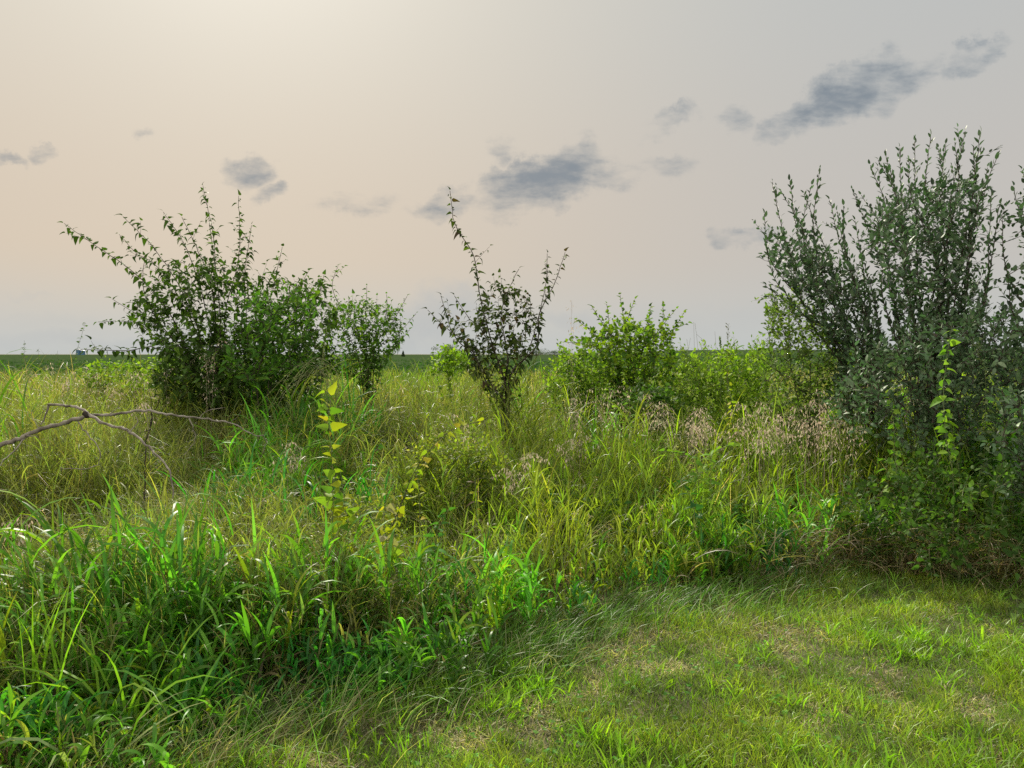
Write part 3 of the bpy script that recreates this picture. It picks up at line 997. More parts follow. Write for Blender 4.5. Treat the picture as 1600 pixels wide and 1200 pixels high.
# leafy weeds as masses with an outline of their own
WEED = [((.17, .28, .03), 4), ((.24, .35, .035), 3), ((.10, .19, .02), 2)]
for (lab, D, b, poly, nf, ls, sh) in [
    ('tall ragged green weeds rising to the skyline between the rounded bush and the pale bush', 10.2, (1110, 650), [(1058, 600), (1066, 548), (1085, 562), (1098, 535), (1112, 560), (1150, 538), (1165, 556), (1185, 530), (1200, 560), (1200, 620)], 430, .062, 'narrow'),
    ('lime green leafy weeds between the sapling and the bright rounded bush', 10.0, (895, 650), [(850, 570), (880, 545), (940, 560), (960, 620), (920, 660), (850, 640)], 320, .05, 'ellipse'),
    ('leafy green weeds filling the gap between the rounded bush and the pale bush', 9.6, (1120, 680), [(1045, 590), (1065, 555), (1100, 562), (1130, 545), (1160, 560), (1195, 552), (1215, 620), (1190, 680), (1060, 680)], 520, .06, 'ellipse'),
    ('small lime bush just left of the sapling on the edge of the field', 11.5, (700, 590), [(672, 580), (680, 552), (700, 541), (725, 550), (740, 580)], 130, .06, 'heart'),
    ('yellow green leafy weed clump in front of the sapling foot', 6.6, (700, 790), [(620, 730), (660, 690), (740, 690), (790, 720), (780, 770), (640, 780)], 300, .036, 'ellipse'),
    ('yellowish bushy weed clump at the foot of the lime stalk', 5.4, (560, 880), [(500, 800), (540, 775), (600, 790), (640, 840), (610, 880), (520, 870)], 260, .034, 'narrow'),
    ('low green weeds at the left rim of the field', 12.0, (170, 600), [(120, 580), (150, 566), (260, 562), (290, 590), (240, 610), (130, 605)], 160, .06, 'heart'),
    ('dark green broadleaf weeds at the foot of the rounded bush', 8.8, (1020, 690), [(980, 620), (1020, 600), (1060, 620), (1065, 660), (990, 670)], 150, .07, 'ellipse'),
    ('leafy weeds in the tall grass under the lime vine', 5.9, (1440, 780), [(1380, 720), (1410, 700), (1460, 690), (1500, 740), (1470, 800), (1400, 790)], 60, .045, 'ellipse'),
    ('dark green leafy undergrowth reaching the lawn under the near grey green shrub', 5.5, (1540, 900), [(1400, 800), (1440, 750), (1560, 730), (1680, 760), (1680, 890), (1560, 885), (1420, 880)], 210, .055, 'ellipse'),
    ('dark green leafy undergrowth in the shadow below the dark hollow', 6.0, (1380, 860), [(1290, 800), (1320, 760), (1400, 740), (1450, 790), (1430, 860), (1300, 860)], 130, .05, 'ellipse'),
]:
    cols = WEED
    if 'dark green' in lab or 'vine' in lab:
        cols = [((.05, .11, .02), 3), ((.08, .15, .03), 1)]  # weeds under the vine: shade below the shrubs put into the leaf colour
    if 'yellow' in lab:
        cols = [((.24, .28, .04), 3), ((.17, .24, .03), 3), ((.3, .3, .05), 1)]
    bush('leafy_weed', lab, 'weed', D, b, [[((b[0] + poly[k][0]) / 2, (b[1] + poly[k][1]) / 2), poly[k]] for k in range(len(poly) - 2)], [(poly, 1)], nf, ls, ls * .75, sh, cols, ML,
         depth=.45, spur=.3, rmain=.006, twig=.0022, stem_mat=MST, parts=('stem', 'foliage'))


# ------------------------------------------------------------------ single stalks
def stalk(name, label, cat, D, path, ls, cols, shape='heart', gap=.06, start=.25, rm=.004, droop=.3, stem_mat=None, pair=True, curl=.5, group=None, dz=.2, taper=.45, up=.35, upbias=.8):
    bx, by, _ = P(path[0][0], path[0][1], D)
    B0 = np.array([bx, by, float(ground(bx, by))])
    rt = root(name, B0, label, cat, group)
    st, fo = Acc(), Acc()
    ctrl = [B0] + [P(a_, b_, D + dz * k_ / len(path)) for k_, (a_, b_) in enumerate(path)]
    pts = spline(ctrl, .03, .0012)
    tube(st, pts, rm, rm * .4, 5)
    seg = np.linalg.norm(np.diff(pts, axis=0), axis=1)
    cum = np.concatenate([[0], np.cumsum(seg)])
    T = cum[-1]
    s_ = T * start
    pos, d, sz = [], [], []
    ph = RNG.random() * 3
    while s_ < T:
        p_ = np.array([np.interp(s_, cum, pts[:, k]) for k in range(3)])
        for q_ in ((0, math.pi) if pair else (0,)):
            a_ = ph + q_ + RNG.normal(0, .45)
            v_ = np.array([math.cos(a_), math.sin(a_) * .8, up + RNG.normal(0, .2)])
            pos.append(p_ + norm(v_) * .012)
            d.append(v_)
            sz.append(ls * (1 - taper * s_ / T) * RNG.uniform(.5, 1.3))
            tube(st, np.array([p_, p_ + norm(v_) * .006, p_ + norm(v_) * .014]), .0016, .0012, 3)
        ph += 1.57 if pair else 2.4
        s_ += gap * RNG.uniform(.4, 1.6)
    pos, d, sz = np.array(pos), np.array(d), np.array(sz)
    cw = np.array([c_[1] for c_ in cols], float)
    cc_ = np.array([c_[0] for c_ in cols])[RNG.choice(len(cols), len(pos), p=cw / cw.sum())] * np.exp(RNG.normal(0, .12, (len(pos), 1)))
    leaves(fo, pos, d, sz, cc_, shape, curl, .3, upbias)
    st.build('stem', stem_mat or MST, rt, B0)
    fo.build('foliage', ML, rt, B0)
    return rt


YEL = [((.36, .40, .03), 3), ((.25, .36, .03), 3), ((.45, .38, .04), 1)]
LIM = [((.22, .36, .04), 3), ((.13, .27, .03), 3)]
stalk('nettle_stalk', 'lime green serrated leaf stalk standing alone in the grass left of centre', 'weed', 4.8, [(520, 800), (520, 740), (516, 680), (510, 612)], .12, LIM + YEL, 'mulberry', .06, .35, curl=.6, upbias=.25)
stalk('nettle_stalk', 'short lime green leaf stalk close beside the tall lone one', 'weed', 4.7, [(545, 850), (540, 800), (532, 735)], .10, LIM + YEL, 'mulberry', .055, .35, curl=.6, upbias=.25)
stalk('withering_weed', 'yellow tipped leafy stalk between the lime stalks and the leaning yellow weed', 'weed', 4.6, [(572, 900), (568, 850), (560, 775)], .08, YEL, 'narrow', .035, .3, curl=.5, upbias=.3)
stalk('leaning_weed', 'dark leaning stem with yellow leaves arching to the right', 'weed', 4.55, [(608, 850), (632, 775), (655, 725), (700, 676), (760, 655)], .09, YEL, 'mulberry', .055, .30, stem_mat=MDK, curl=.6, up=-.2, upbias=.2)
stalk('withering_weed', 'withering weed with yellow and brown leaves beside the leaning yellow weed', 'weed', 4.45, [(605, 860), (600, 820), (606, 765)], .10, YEL + [((.3, .28, .14), 2)], 'mulberry', .045, .35, curl=.6, up=-.2, upbias=.2)
stalk('withering_weed', 'thin half brown weed in the yellow green grass right of the leaning weed', 'weed', 5.4, [(745, 850), (744, 790), (742, 745)], .07, YEL[:1] + [((.15, .1, .05), 2)], 'narrow', .05, .5, curl=.8)
for path, D, lab, ls in [([(1490, 760), (1478, 680), (1475, 600), (1488, 505)], 5.6, 'tall lime green heart leafed vine in front of the dark shrubs', .10),
                         ([(1500, 760), (1492, 700), (1480, 640)], 5.9, 'short lime green vine shoot below the tall lime vine', .075),
                         ([(1398, 720), (1396, 660), (1390, 622)], 6.3, 'lime sprig in front of the dark hollow under the shrubs', .075),
                         ([(1388, 770), (1386, 740), (1384, 712)], 5.8, 'very bright lime sprig low in the grass below the dark shrubs', .10),
                         ([(1345, 640), (1338, 590), (1330, 545)], 7.5, 'lime sprig in the gap between the pale bush and the dark shrubs', .07),
                         ([(1500, 800), (1530, 770), (1560, 750)], 5.5, 'leafy green trailing vine by the near grey green shrub', .06)]:
    stalk('climbing_vine', lab, 'vine', D, path, ls, LIM, 'heart', .05, .5, curl=.5, up=-.1)
for path, D, lab, ls, c_ in [([(1145, 660), (1142, 620), (1136, 585)], 8.0, 'weed with a few yellow leaves among the leafy green weeds', .09, YEL),
                             ([(1090, 740), (1070, 712), (1040, 705)], 6.2, 'bright arching broadleaf weed above the yellow green grass', .10, LIM),
                             ([(1110, 730), (1120, 705), (1150, 695)], 6.3, 'bright arching weed with leaves reaching right beneath the dry seed heads', .09, LIM),
                             ([(960, 700), (955, 650), (952, 600)], 8.0, 'pale lime upright weed before the rounded bush', .08, LIM),
                             ([(985, 690), (984, 650), (982, 610)], 7.8, 'lime upright weed with folded leaves before the rounded bush', .08, LIM),
                             ([(655, 770), (650, 745), (640, 720)], 5.6, 'small yellow green sprig behind the leaning yellow weed', .06, YEL),
                             ([(680, 850), (690, 815), (700, 798)], 4.9, 'low green broad leaf weed right of the withering weed', .11, [((.08, .22, .04), 1)]),
                             ([(1085, 800), (1075, 770), (1060, 745)], 5.7, 'dark green broadleaf plant sunk in the grass under the bright arching weed', .10, [((.04, .13, .03), 1)]),
                             ([(1590, 960), (1588, 935)], 4.7, 'low pale rosette weed on the lawn at the right edge', .09, [((.12, .2, .05), 1)]),
                             ([(1540, 600), (1530, 560), (1525, 530)], 6.5, 'pale leafed twig rising in front of the low grey green shrub', .06, [((.2, .26, .12), 1)]),
                             ([(710, 1010), (716, 985), (722, 968)], 4.4, 'broad dark green leaf plant at the foot of the reed grass', .09, [((.03, .14, .04), 1)])]:
    stalk('broadleaf_weed', lab, 'weed', D, path, ls, c_, 'ellipse' if 'upright' in lab else 'mulberry', .05, .35, curl=.6)
# thin plants that break the horizon
for path, D, lab, ls in [([(40, 580), (38, 555), (38, 532)], 13.0, 'small leafy plant against the sky at the far left', .06),
                         ([(62, 580), (60, 560), (60, 545)], 13.5, 'tiny leafy plant right of the far left one on the skyline', .05),
                         ([(108, 590), (118, 555), (133, 505)], 11.5, 'thin leaning stalk against the sky left of the large bush', .06),
                         ([(92, 580), (90, 560), (90, 548)], 13.5, 'small low sprig on the skyline between the far left plants and the leaning stalk', .04)]:
    stalk('skyline_weed', lab, 'weed', D, path, ls, [((.07, .12, .03), 1)], 'heart', .06, .5)
stalk('seed_stalk', 'dark branching seed stalk against the sky right of the rounded bush', 'weed', 9.0, [(1136, 600), (1137, 560), (1138, 508)], .06, [((.08, .08, .04), 1)], 'narrow', .03, .6, up=1.2, curl=.1)
stalk('seed_spike', 'stubby green seed spike against the sky beside the dark seed stalk', 'weed', 9.2, [(1126, 600), (1126, 560), (1125, 528)], .035, [((.10, .16, .03), 1)], 'ellipse', .006, .93, up=1.5, curl=.1)

# ------------------------------------------------------------------ dry seed heads
SEEDC = (.56, .46, .36)


def panicle(st, hd, p0, h, az, lean, droop, ln=.2, dens=26, col=SEEDC):
    ctrl = [p0, p0 + np.array([math.cos(az) * lean * .3, math.sin(az) * lean * .3, h * .6]), p0 + np.array([math.cos(az) * lean, math.sin(az) * lean, h]),
            p0 + np.array([math.cos(az) * (lean + ln * .8), math.sin(az) * (lean + ln * .8), h - droop])]
    pts = spline(ctrl, .04)
    blades_ = len(pts)
    tube(st, pts, .002, .0009, 3, np.array(col) * .8)
    k0 = int(blades_ * .62)
    sel = RNG.integers(k0, blades_, dens)
    pos = pts[sel]
    n_ = len(pos)
    azs = U(0, 6.28, n_)
    c = jit(col, n_, .18, .06)
    e = blades(hd, pos, U(.03, .07, n_), .0018, azs, U(.5, 1.3, n_), U(1.8, 2.8, n_), 2, c, c)
    blades(hd, e[:, -1], U(.02, .036, n_), .0095, azs, U(2, 3, n_), U(2.6, 3.1, n_), 2, c, c, prof=lambda t: np.sin(np.pi * np.clip(t * .9 + .08, 0, 1)))


def seed_tuft(label, D, px, py, n_, spread, group, hjit=.22, ln=.16, droop=.12, col=SEEDC, dens=30):
    T = P(px, py, D)
    bx, by = T[0], T[1]
    B0 = np.array([bx, by, float(ground(bx, by))])
    rt = root('dry_seed_grass', B0, label, 'dry grass', group)
    st, hd = Acc(), Acc()
    H = T[2] - B0[2] + .11
    n_ = max(2, int(n_ * .5))
    for _ in range(n_):
        o_ = np.array([RNG.normal(0, spread), RNG.normal(0, spread), 0])
        panicle(st, hd, B0 + o_, H * RNG.uniform(1 - hjit, 1.04), RNG.normal(0, 1.2) + (0 if RNG.random() < .6 else 3), RNG.uniform(.02, .12), droop * RNG.uniform(.3, 1.5), ln * RNG.uniform(.7, 1.3), dens, col)
    st.build('stem', MD, rt, B0)
    hd.build('seed_head', MD, rt, B0)


g = 'dry tan seed heads nodding above the grass'
for lab, D, px, py, n_, sp_ in [
    ('nodding tan seed heads in front of the rounded bush, leftmost of its foot', 8.2, 905, 622, 8, .07),
    ('tan seed heads before the middle of the rounded bush', 8.0, 960, 622, 12, .09),
    ('pale drooping seed heads below the right half of the rounded bush', 7.9, 1030, 640, 18, .12),
    ('dense pinkish tan seed heads lying right of the rounded bush foot', 7.3, 1075, 662, 20, .13),
    ('grey tan seed heads in front of the leafy weeds gap, left cluster', 7.5, 1115, 655, 10, .10),
    ('broad tan seed heads in front of the leafy weeds gap, right cluster', 7.0, 1170, 655, 20, .12),
    ('pinkish tan seed heads halfway between the weeds gap and the pale bush', 6.9, 1205, 650, 16, .10),
    ('fluffy tan seed heads at the foot of the pale bush', 6.9, 1272, 632, 18, .09),
    ('thin tan seed heads between the pale bush and the dark hollow', 6.8, 1310, 650, 14, .09),
    ('grey seed heads drooping before the dark hollow under the tall shrubs', 7.0, 1385, 615, 9, .12),
    ('lone tan seed head tuft in the yellow green grass right of centre', 6.0, 808, 735, 9, .04),
    ('tan seed heads in the grass left of the sapling foot', 7.0, 735, 665, 8, .08),
    ('tan seed heads right of the sapling foot', 7.0, 880, 675, 9, .10),
    ('tan tuft at the far left among the near reed grass', 4.4, 8, 810, 10, .06),
    ('pale seed head standing above the dead branch', 6.6, 236, 606, 4, .02),
    ('dry seed heads in the left meadow behind the branch, leftmost', 9.5, 75, 590, 12, .15),
    ('dry seed heads in the left meadow behind the branch, between the other two', 9.5, 150, 592, 12, .15),
    ('dry seed heads in the left meadow nearest the large bush', 9.0, 235, 600, 8, .12),
    ('small grey seed heads in the dark green hollow right of the branch', 6.5, 452, 700, 8, .06),
    ('straw seed heads hanging in front of the large left bush', 8.6, 327, 555, 7, .03),
    ('feathery seed head against the sky right of the sapling', 9.2, 893, 478, 2, .01),
]:
    seed_tuft(lab, D, px, py, n_, sp_, g)
# wispy pale stems arching left from the grass mound beside the big bush
T0 = P(520, 600, 8.4)
B0 = np.array([T0[0], T0[1], float(ground(T0[0], T0[1]))])
rt = root('arching_grass_tuft', B0, 'pale wiry stems arching down to the left beside the large left bush', 'grass tuft')
st = Acc()
for (a_, b_) in [(412, 650), (420, 640), (410, 625), (440, 660), (425, 600), (455, 640), (430, 668), (470, 650), (450, 600), (436, 622), (480, 560), (470, 575), (460, 590), (490, 545), (446, 612), (418, 660)]:
    mid = P((a_ + 520) / 2 + 5, min(b_, 600) - RNG.uniform(10, 35), 8.3)
    tube(st, spline([B0 + RNG.normal(0, .08, 3) * (1, 1, 0), P(515 + RNG.normal(0, 12), 605, 8.4), mid, P(a_, b_, 8.1)], .05), .004, .0018, 3, (.34, .36, .17))
st.build('stem', MD, rt, B0)

# bare thin stalks near the horizon
T0 = P(1100, 600, 9.5)
B0 = np.array([T0[0], T0[1], float(ground(T0[0], T0[1]))])
rt = root('bare_stalk_tuft', B0, 'thin bare grass stalks against the sky right of the rounded bush', 'grass tuft')
st = Acc()
for pth in [[(1092, 600), (1090, 540), (1086, 505)], [(1085, 600), (1085, 550), (1084, 503)], [(1080, 600), (1076, 550), (1073, 530)], [(1110, 600), (1108, 545), (1088, 522)], [(1120, 600), (1119, 550), (1117, 518)], [(1070, 600), (1075, 550), (1079, 528)]]:
    tube(st, spline([B0 + np.array([RNG.normal(0, .1), 0, 0])] + [P(a_, b_, 9.5) for a_, b_ in pth], .1), .003, .0015, 3, (.2, .2, .12))
st.build('stem', MD, rt, B0)

# bright grass tufts that stand out
def tuft(label, px, py, h, n_, W_, col, lean=(.1, .6), arch=(.8, 1.8), r=.06, az=None, K=6, grp=None):
    bx, by = G(px, py, 0)
    B0 = np.array([bx, by, float(ground(bx, by))])
    rt = root('grass_tuft', B0, label, 'grass tuft', grp)
    a_ = Acc()
    pos = B0 + np.stack([RNG.normal(0, r, n_), RNG.normal(0, r, n_), np.zeros(n_)], 1)
    cc_ = jit(col, n_, .15, .08)
    azz = U(0, 6.28, n_) if az is None else RNG.normal(az, .5, n_)
    blades(a_, pos, h * U(.7, 1.15, n_), W_ * U(.7, 1.2, n_), azz, U(*lean, n_), U(*arch, n_), K, cc_, cc_ * 1.1, p=1.5)
    a_.build('blades', MG, rt, B0)


tuft('bright yellow grass tuft lying to the left in the dark green hollow', 440, 905, .75, 16, .010, (.42, .46, .05), (.3, .9), (1.2, 1.9), .05)
tuft('bright lime blades standing upright at the far left', 70, 1140, .75, 9, .014, (.22, .42, .03), (.0, .15), (.3, 1.0), .05)
tuft('tall lime reed clump in the near left grass', 190, 1165, .6, 18, .013, (.20, .38, .03), (.0, .3), (1.0, 2.5), .10)
tuft('wide bladed reed clump in the middle of the near left grass', 300, 1150, .5, 18, .013, (.14, .32, .04), (.1, .4), (1.4, 2.5), .08)
tuft('yellow green upright tussock in the middle of the tall grass', 870, 905, .75, 60, .009, (.30, .36, .03), (.0, .4), (.3, 1.2), .10)
tuft('arching pale tussock above the dark gap in the centre foreground', 690, 980, .75, 26, .010, (.20, .27, .09), (.1, .5), (1.5, 2.5), .12)
tuft('long pale blade pair bent over the dry grass in the bottom left', 105, 1240, .55, 3, .020, (.22, .30, .12), (.0, .1), (2.6, 2.9), .02)
tuft('straw coloured wisp leaning over the lawn edge in the bottom left', 150, 1215, .45, 6, .008, (.48, .46, .26), (.5, .9), (1.4, 2.0), .03, az=.4)
tuft('grass blade lying across the lawn edge at the right', 1400, 890, .55, 3, .012, (.28, .34, .14), (1.2, 1.3), (1.3, 1.45), .03, az=.6)

# ------------------------------------------------------------------ dead branch
T0 = P(-60, 720, 4.9)
rt = root('dead_branch', (T0[0], T0[1], float(ground(T0[0], T0[1]))), 'bare grey fallen branch with forked twigs resting on the grass at the left', 'branch')
OR = np.array(rt.location)


def limb(name, parent, pth, r0, r1, dz=0.0, mat=MDW, D=4.9, sides=7, wob=.004):
    a_ = Acc()
    pts = spline([P(x_, y_, D + dz * k_ / len(pth)) for k_, (x_, y_) in enumerate(pth)], .025, wob)
    rad = np.linspace(r0, r1, len(pts)) * (1 + .12 * np.sin(np.arange(len(pts)) * 1.9) + RNG.normal(0, .05, len(pts)))
    tube(a_, pts, 0, 0, sides, rad=rad)
    return a_.build(name, mat, parent, OR)


limb('main_limb', rt, [(-140, 745), (-60, 712), (0, 694), (31, 685), (66, 671), (106, 659), (138, 649)], .017, .013)
limb('side_limb', rt, [(136, 649), (169, 648), (219, 642), (272, 649), (312, 653), (359, 661), (397, 680)], .0095, .004, .5)
limb('side_limb', rt, [(397, 680), (412, 682), (416, 690), (408, 716)], .004, .002, .1, D=5.4)
limb('side_limb', rt, [(140, 648), (162, 661), (203, 675), (228, 694), (256, 722), (267, 747), (270, 779)], .010, .004, -.4)
limb('side_limb', rt, [(138, 648), (125, 638), (98, 634), (75, 632)], .010, .007, .15)
limb('twig', rt, [(76, 632), (70, 648), (64, 663)], .007, .004, 0, D=5.05)
limb('twig', rt, [(120, 656), (141, 685), (157, 704), (153, 725), (131, 733), (94, 730)], .004, .0022, -.3)
limb('twig', rt, [(295, 652), (302, 672), (305, 688), (287, 711)], .004, .002, 0, D=5.25)
limb('twig', rt, [(40, 684), (16, 710), (-5, 730)], .005, .003, -.2)
limb('twig', rt, [(169, 648), (185, 636), (190, 622)], .003, .0015, 0)
limb('twig', rt, [(312, 653), (330, 640), (352, 637)], .003, .0015, .1, D=5.2)
limb('twig', rt, [(235, 698), (250, 700), (262, 694)], .003, .0015, -.1, D=4.7)
limb('twig', rt, [(66, 671), (52, 655), (50, 640)], .003, .0015, 0)
limb('twig', rt, [(359, 661), (372, 650), (376, 640)], .0025, .0012, 0, D=5.3)
limb('twig', rt, [(30, 686), (50, 680), (60, 684)], .004, .002, -.1)
limb('twig', rt, [(203, 675), (215, 660), (212, 650)], .004, .002, .1)
limb('knot', rt, [(131, 645), (137, 650), (143, 649)], .017, .013, 0, MDK)
T0 = P(228, 760, 5.7)
rt2 = root('dead_twig', (T0[0], T0[1], float(ground(T0[0], T0[1]))), 'thin black upright dead twig crossing behind the fallen branch', 'twig')
OR = np.array(rt2.location)
limb('stem', rt2, [(226, 800), (228, 700), (234, 670), (240, 645), (250, 622)], .006, .003, 0, MDK, 5.7)
limb('side_twig', rt2, [(236, 665), (237, 640), (233, 615)], .004, .002, 0, MDK, 5.7)
limb('side_twig', rt2, [(232, 672), (222, 676), (214, 674)], .003, .0015, 0, MDK, 5.7)

# ------------------------------------------------------------------ lawn
acc = Acc()
n0 = 230000
y = 2.3 + 4.6 * U(0, 1, n0) ** 1.1
x = U(-2.6, 1, n0) * 0 + U(-1, 1, n0) * (y * .68 + .9)
k = (y < edge_y(x) + .15)
x, y = x[k], y[k]
n = len(x)
pt = vnoise(x, y, 2.2, 41) * .5 + vnoise(x, y, 5.5, 42) * .5
pd = vnoise(x, y, 1.4, 43) * .55 + vnoise(x, y, 6.5, 44) * .45
cc = jit((.145, .225, .032), n, .25, .12)
cc = np.where((pt > .55)[:, None], jit((.20, .27, .03), n, .25), cc)
dryp = np.clip((pd - .55) * 4.5 + (x - 1.5) * .06, .07, .8)
dry = RNG.random(n) < dryp
cc = np.where(dry[:, None], jit((.42, .37, .21), n, .22, .06), cc)
L = (.03 + .085 * pt ** 1.3) * U(.6, 1.4, n)
blades(acc, np.stack([x, y, ground(x, y) - .005], 1), L, U(.003, .0048, n), U(0, 6.28, n), U(0, .7, n) + dry * .5, U(.5, 1.9, n) + dry * .5, 3, cc, cc * 1.12)
# coarse bright crabgrass clumps
x, y = scatter(20000, 2.3, 6.0, 1.25)
k = (y < edge_y(x) - .05)
x, y = x[k], y[k]
wc = vnoise(x, y, 1.6, 51) * .6 + vnoise(x, y, 4, 52) * .4 + (3.6 - y) * .10
k = RNG.random(len(x)) < np.clip((wc - .48) * 2.6, .03, .9)
x, y = x[k], y[k]
n = len(x)
B = 6
xx = np.repeat(x, B) + RNG.normal(0, .012, n * B)
yy_ = np.repeat(y, B) + RNG.normal(0, .012, n * B)
cc = np.repeat(jit((.19, .34, .022), n, .15, .1), B, 0) * np.exp(RNG.normal(0, .12, (n * B, 1)))
m = n * B
blades(acc, np.stack([xx, yy_, ground(xx, yy_)], 1), U(.05, .15, m), U(.005, .010, m), U(0, 6.28, m), U(.1, .8, m), U(.5, 1.6, m), 3, cc, cc * 1.1)
# clover-like small leaves
tag(acc.build('lawn_grass', MG), 'short mown lawn grass with bright clumps and tan worn patches', 'grass', kind='stuff')

acc = Acc()
x, y = scatter(1800, 2.4, 6.2, 1.2)
k = (y < edge_y(x)) & (vnoise(x, y, 1.8, 61) > .52)
x, y = x[k], y[k]
n = len(x) * 3
pos = np.repeat(np.stack([x, y, ground(x, y) + U(.025, .06, len(x))], 1), 3, 0)
az = np.repeat(U(0, 6.28, len(x)), 3) + np.tile([0, 2.1, 4.2], len(x))
d = np.stack([np.cos(az), np.sin(az), np.full(n, .15)], 1)
leaves(acc, pos, d, U(.012, .022, n), jit((.10, .24, .03), n, .2), 'heart', .1, .15, 1.5)
tag(acc.build('lawn_clover', ML), 'patches of low clover and small broad leaves in the lawn', 'clover', kind='stuff')

acc = Acc()
cx_, cy_ = G(1440, 850, .2)
x = cx_ + RNG.normal(0, .75, 2000)
y = edge_y(x) + np.abs(RNG.normal(0, .38, len(x))) - .06
n = len(x)
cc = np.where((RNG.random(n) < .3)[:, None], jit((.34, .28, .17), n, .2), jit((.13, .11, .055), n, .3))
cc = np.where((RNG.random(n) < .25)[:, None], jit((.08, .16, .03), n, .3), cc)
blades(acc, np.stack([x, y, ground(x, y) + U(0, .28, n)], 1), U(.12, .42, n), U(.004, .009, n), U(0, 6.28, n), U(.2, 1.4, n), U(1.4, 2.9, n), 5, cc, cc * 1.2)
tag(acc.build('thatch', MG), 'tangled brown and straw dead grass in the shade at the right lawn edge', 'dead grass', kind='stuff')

# long fine grass combed over the lawn edge
acc = Acc()
x = U(-2.4, 4.5, 8500)
x = np.concatenate([x, U(-2.4, .4, 1800)])
x = x[RNG.random(len(x)) < (.35 * (x < .3)) + np.clip(vnoise(x, x * 0, 1.3, 75) * 1.6 - .4, .08, .8) * np.clip(1.2 - (x - 1.4) * .8, .12, 1)]
y = edge_y(x) + RNG.normal(-.14, .24, len(x))
n = len(x)
kk = vnoise(x, y, 1.2, 71)
cc = np.where((RNG.random(n) < .12 + .35 * (vnoise(x, y, 2.1, 72) > .62))[:, None], jit((.28, .28, .14), n, .2), jit((.11, .23, .03), n, .25))
blades(acc, np.stack([x, y, ground(x, y)], 1), U(.08, .27, n) * (1 + .3 * (x < .3)), .0045, .5 + RNG.normal(0, 1.0, n), U(.2, .8, n), U(1.2, 1.9, n), 4, cc, cc * 1.15)
tag(acc.build('edge_grass', MG), 'long fine grass combed over along the rim of the mown lawn', 'grass', kind='stuff')

# ------------------------------------------------------------------ crop field
def rise(x, y):
    t = np.clip((x / y - .03) / .2, 0, 1)
    return .0062 * y * t * t * (3 - 2 * t) * np.clip((y - 24) / 12, 0, 1)


MCROP = simple_mat('crop_canopy', (.024, .046, .018), (.055, .082, .034), 1.2, 1.0, 1.0, 3.0, spec=0)
cx = np.concatenate([[-3500, -1200, -500, -250], np.arange(-120, 120.1, 2.0), [250, 500, 1200, 3500]])
cy = np.concatenate([np.arange(22, 90, .8), np.arange(92, 200, 6), [220, 260, 320, 420, 560, 760, 1000]])
CX, CY = np.meshgrid(cx, cy)
CZ = .72 + .14 * (vnoise(CX, CY, .9, 81) - .5) + .16 * np.sin(CY * 2 * np.pi / 3.0 + vnoise(CX, CY, .1, 82)) * (CY < 90) + rise(CX, CY)
a = Acc()
nx_, ny_ = len(cx), len(cy)
i = np.arange(ny_ - 1)[:, None] * nx_ + np.arange(nx_ - 1)[None]
a.add(np.stack([CX, CY, CZ], 2).reshape(-1, 3), np.stack([i, i + 1, i + 1 + nx_, i + nx_], 2).reshape(-1, 4), (.05, .08, .02))
# the near flank of the crop, down to the ground
fv = []
m = len(cx)
fv = np.concatenate([np.stack([cx, np.full(m, 21.7), np.zeros(m)], 1), np.stack([cx, np.full(m, 22.0), CZ[0]], 1)])
fq = [[k_, k_ + 1, m + k_ + 1, m + k_] for k_ in range(m - 1)]
a.add(fv, fq, (.05, .08, .02))
tag(a.build('crop_canopy', MCROP), 'even dark green crop field running out to the horizon', 'crop field', kind='stuff')
acc = Acc()
y = 21.5 + 75 * U(0, 1, 52000) ** 1.8
x = U(-1, 1, len(y)) * (y * .68 + 3)
n = len(x)
z = .62 + .26 * U(0, 1, n) + .12 * np.sin(y * 2 * np.pi / 3) + rise(x, y)
az = U(0, 6.28, n)
leaves(acc, np.stack([x, y, z], 1), np.stack([np.cos(az), np.sin(az), U(-.1, .9, n)], 1), U(.10, .2, n), jit((.04, .10, .022), n, .25), 'ellipse', .2, .2)
tag(acc.build('crop_leaves', MCL), 'broad green leaves on the crop rows behind the meadow', 'crop leaves', kind='stuff')


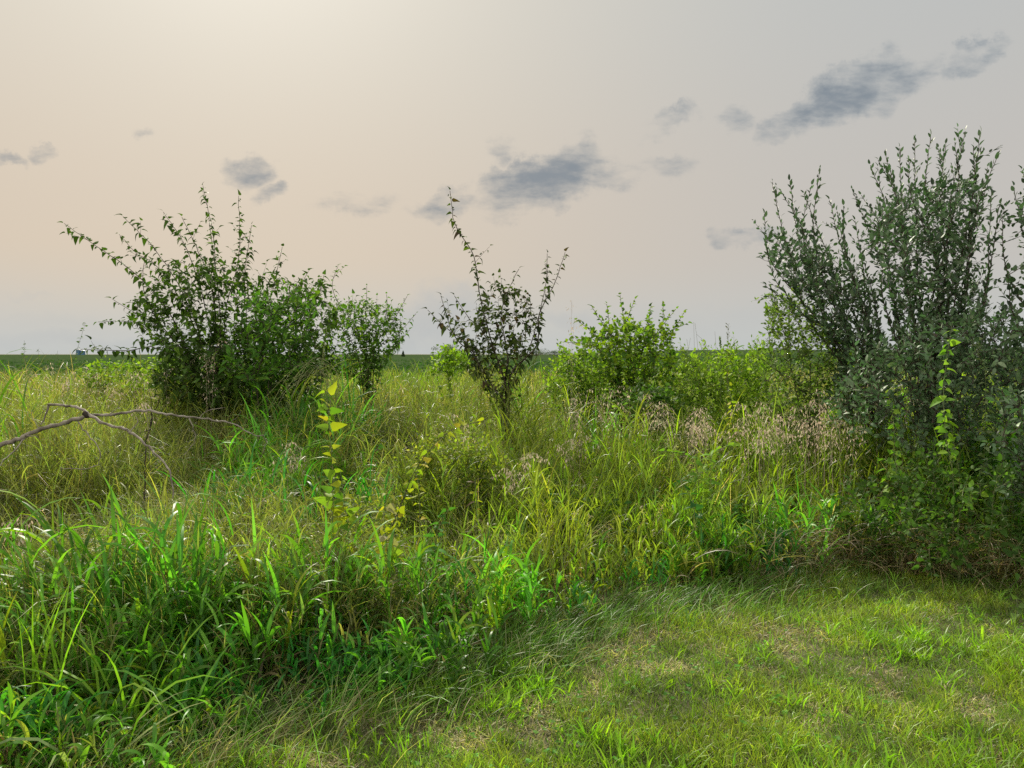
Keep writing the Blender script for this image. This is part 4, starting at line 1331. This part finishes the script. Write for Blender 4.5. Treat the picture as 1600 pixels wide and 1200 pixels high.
# ------------------------------------------------------------------ far trees and silos
def far_tree(name, label, px, D, wpx, toppx, conifer=False, trunk=True):
    bx = (px - 800) / F * D
    H = CAMH + (HOR - toppx) / F * D
    Wd = wpx / F * D
    rt_ = root(name, (bx, D, 0), label, 'tree', 'far trees on the horizon')
    a_, t_ = Acc(), Acc()
    tube(t_, [(0, 0, 0), (.02 * H, 0, .3 * H), (0, 0, .8 * H)], .03 * H, .008 * H, 6)
    n_ = 2600
    if conifer:
        zz = U(.08, 1, n_)
        rr = (1 - zz) ** .85 * Wd / 2 * U(.5, 1.08, n_)
        an = U(0, 6.28, n_)
        pos_ = np.stack([rr * np.cos(an), rr * np.sin(an), zz * H], 1)
        ls_ = .045 * H
    else:
        pos_ = []
        for _ in range(22):
            c_ = np.array([RNG.normal(0, .23) * Wd, RNG.normal(0, .2) * Wd, H * RNG.uniform(.35, .86)])
            for __ in range(9):
                l_ = np.array([RNG.uniform(0, 1) for ___ in range(3)])
            q_ = RNG.normal(0, 1, (n_ // 22, 3))
            q_ = norm(q_) * RNG.uniform(.4, 1, (len(q_), 1))
            pos_.append(c_ + q_ * np.array([.2 * Wd, .2 * Wd, .14 * H]))
            tube(t_, [(0, 0, .25 * H), c_ * (.5, .5, .8), c_], .012 * H, .003 * H, 3)
        pos_ = np.concatenate(pos_)
        ls_ = .04 * H
    leaves(a_, pos_, RNG.normal(0, 1, pos_.shape), np.full(len(pos_), ls_) * U(.6, 1.4, len(pos_)), jit((.04, .065, .03), len(pos_), .2), 'ellipse')
    t_.build('trunk', MB, rt_)
    a_.build('crown', ML, rt_)


far_tree('conifer_tree', 'tiny dark pointed conifer on the horizon left of the sapling', 630, 260, 9, 548, True)
far_tree('broadleaf_tree', 'round far tree on the horizon behind the small lime bush', 703, 220, 34, 536)
far_tree('broadleaf_tree', 'small low far tree just right of the round far tree', 722, 240, 16, 545)
far_tree('broadleaf_tree', 'pale far tree clump on the horizon between the sapling and the rounded bush', 838, 260, 40, 543)
far_tree('broadleaf_tree', 'lower far tree right of the pale far tree clump', 866, 280, 26, 547)
MSILO = simple_mat('blue_enamel', (.06, .14, .22), (.09, .18, .27), 2, .4)
MSILR = simple_mat('grey_roof', (.25, .27, .29), (.35, .36, .38), 2, .5)
for px, hh_, lab in [(123, 545.5, 'blue farm silo on the horizon at the left, taller one'), (130, 547, 'lower blue farm silo touching the taller one')]:
    D = 700
    bx = (px - 800) / F * D
    H = CAMH + (HOR - hh_) / F * D
    rt_ = root('farm_silo', (bx, D, 0), lab, 'silo')
    a_ = Acc()
    rad = 1.9
    zz = np.linspace(0, H * .88, 9)
    tube(a_, [(0, 0, z_) for z_ in zz], 0, 0, 20, rad=[rad * (1 + .01 * (k_ % 2)) for k_ in range(9)])
    a_.build('silo_wall', MSILO, rt_)
    b_ = Acc()
    tube(b_, [(0, 0, H * .88), (0, 0, H * .93), (0, 0, H * .97), (0, 0, H)], 0, 0, 20, rad=[rad * 1.04, rad * .8, rad * .45, .05])
    b_.build('silo_roof', MSILR, rt_)
print('verts', sum(len(m.vertices) for m in bpy.data.meshes))
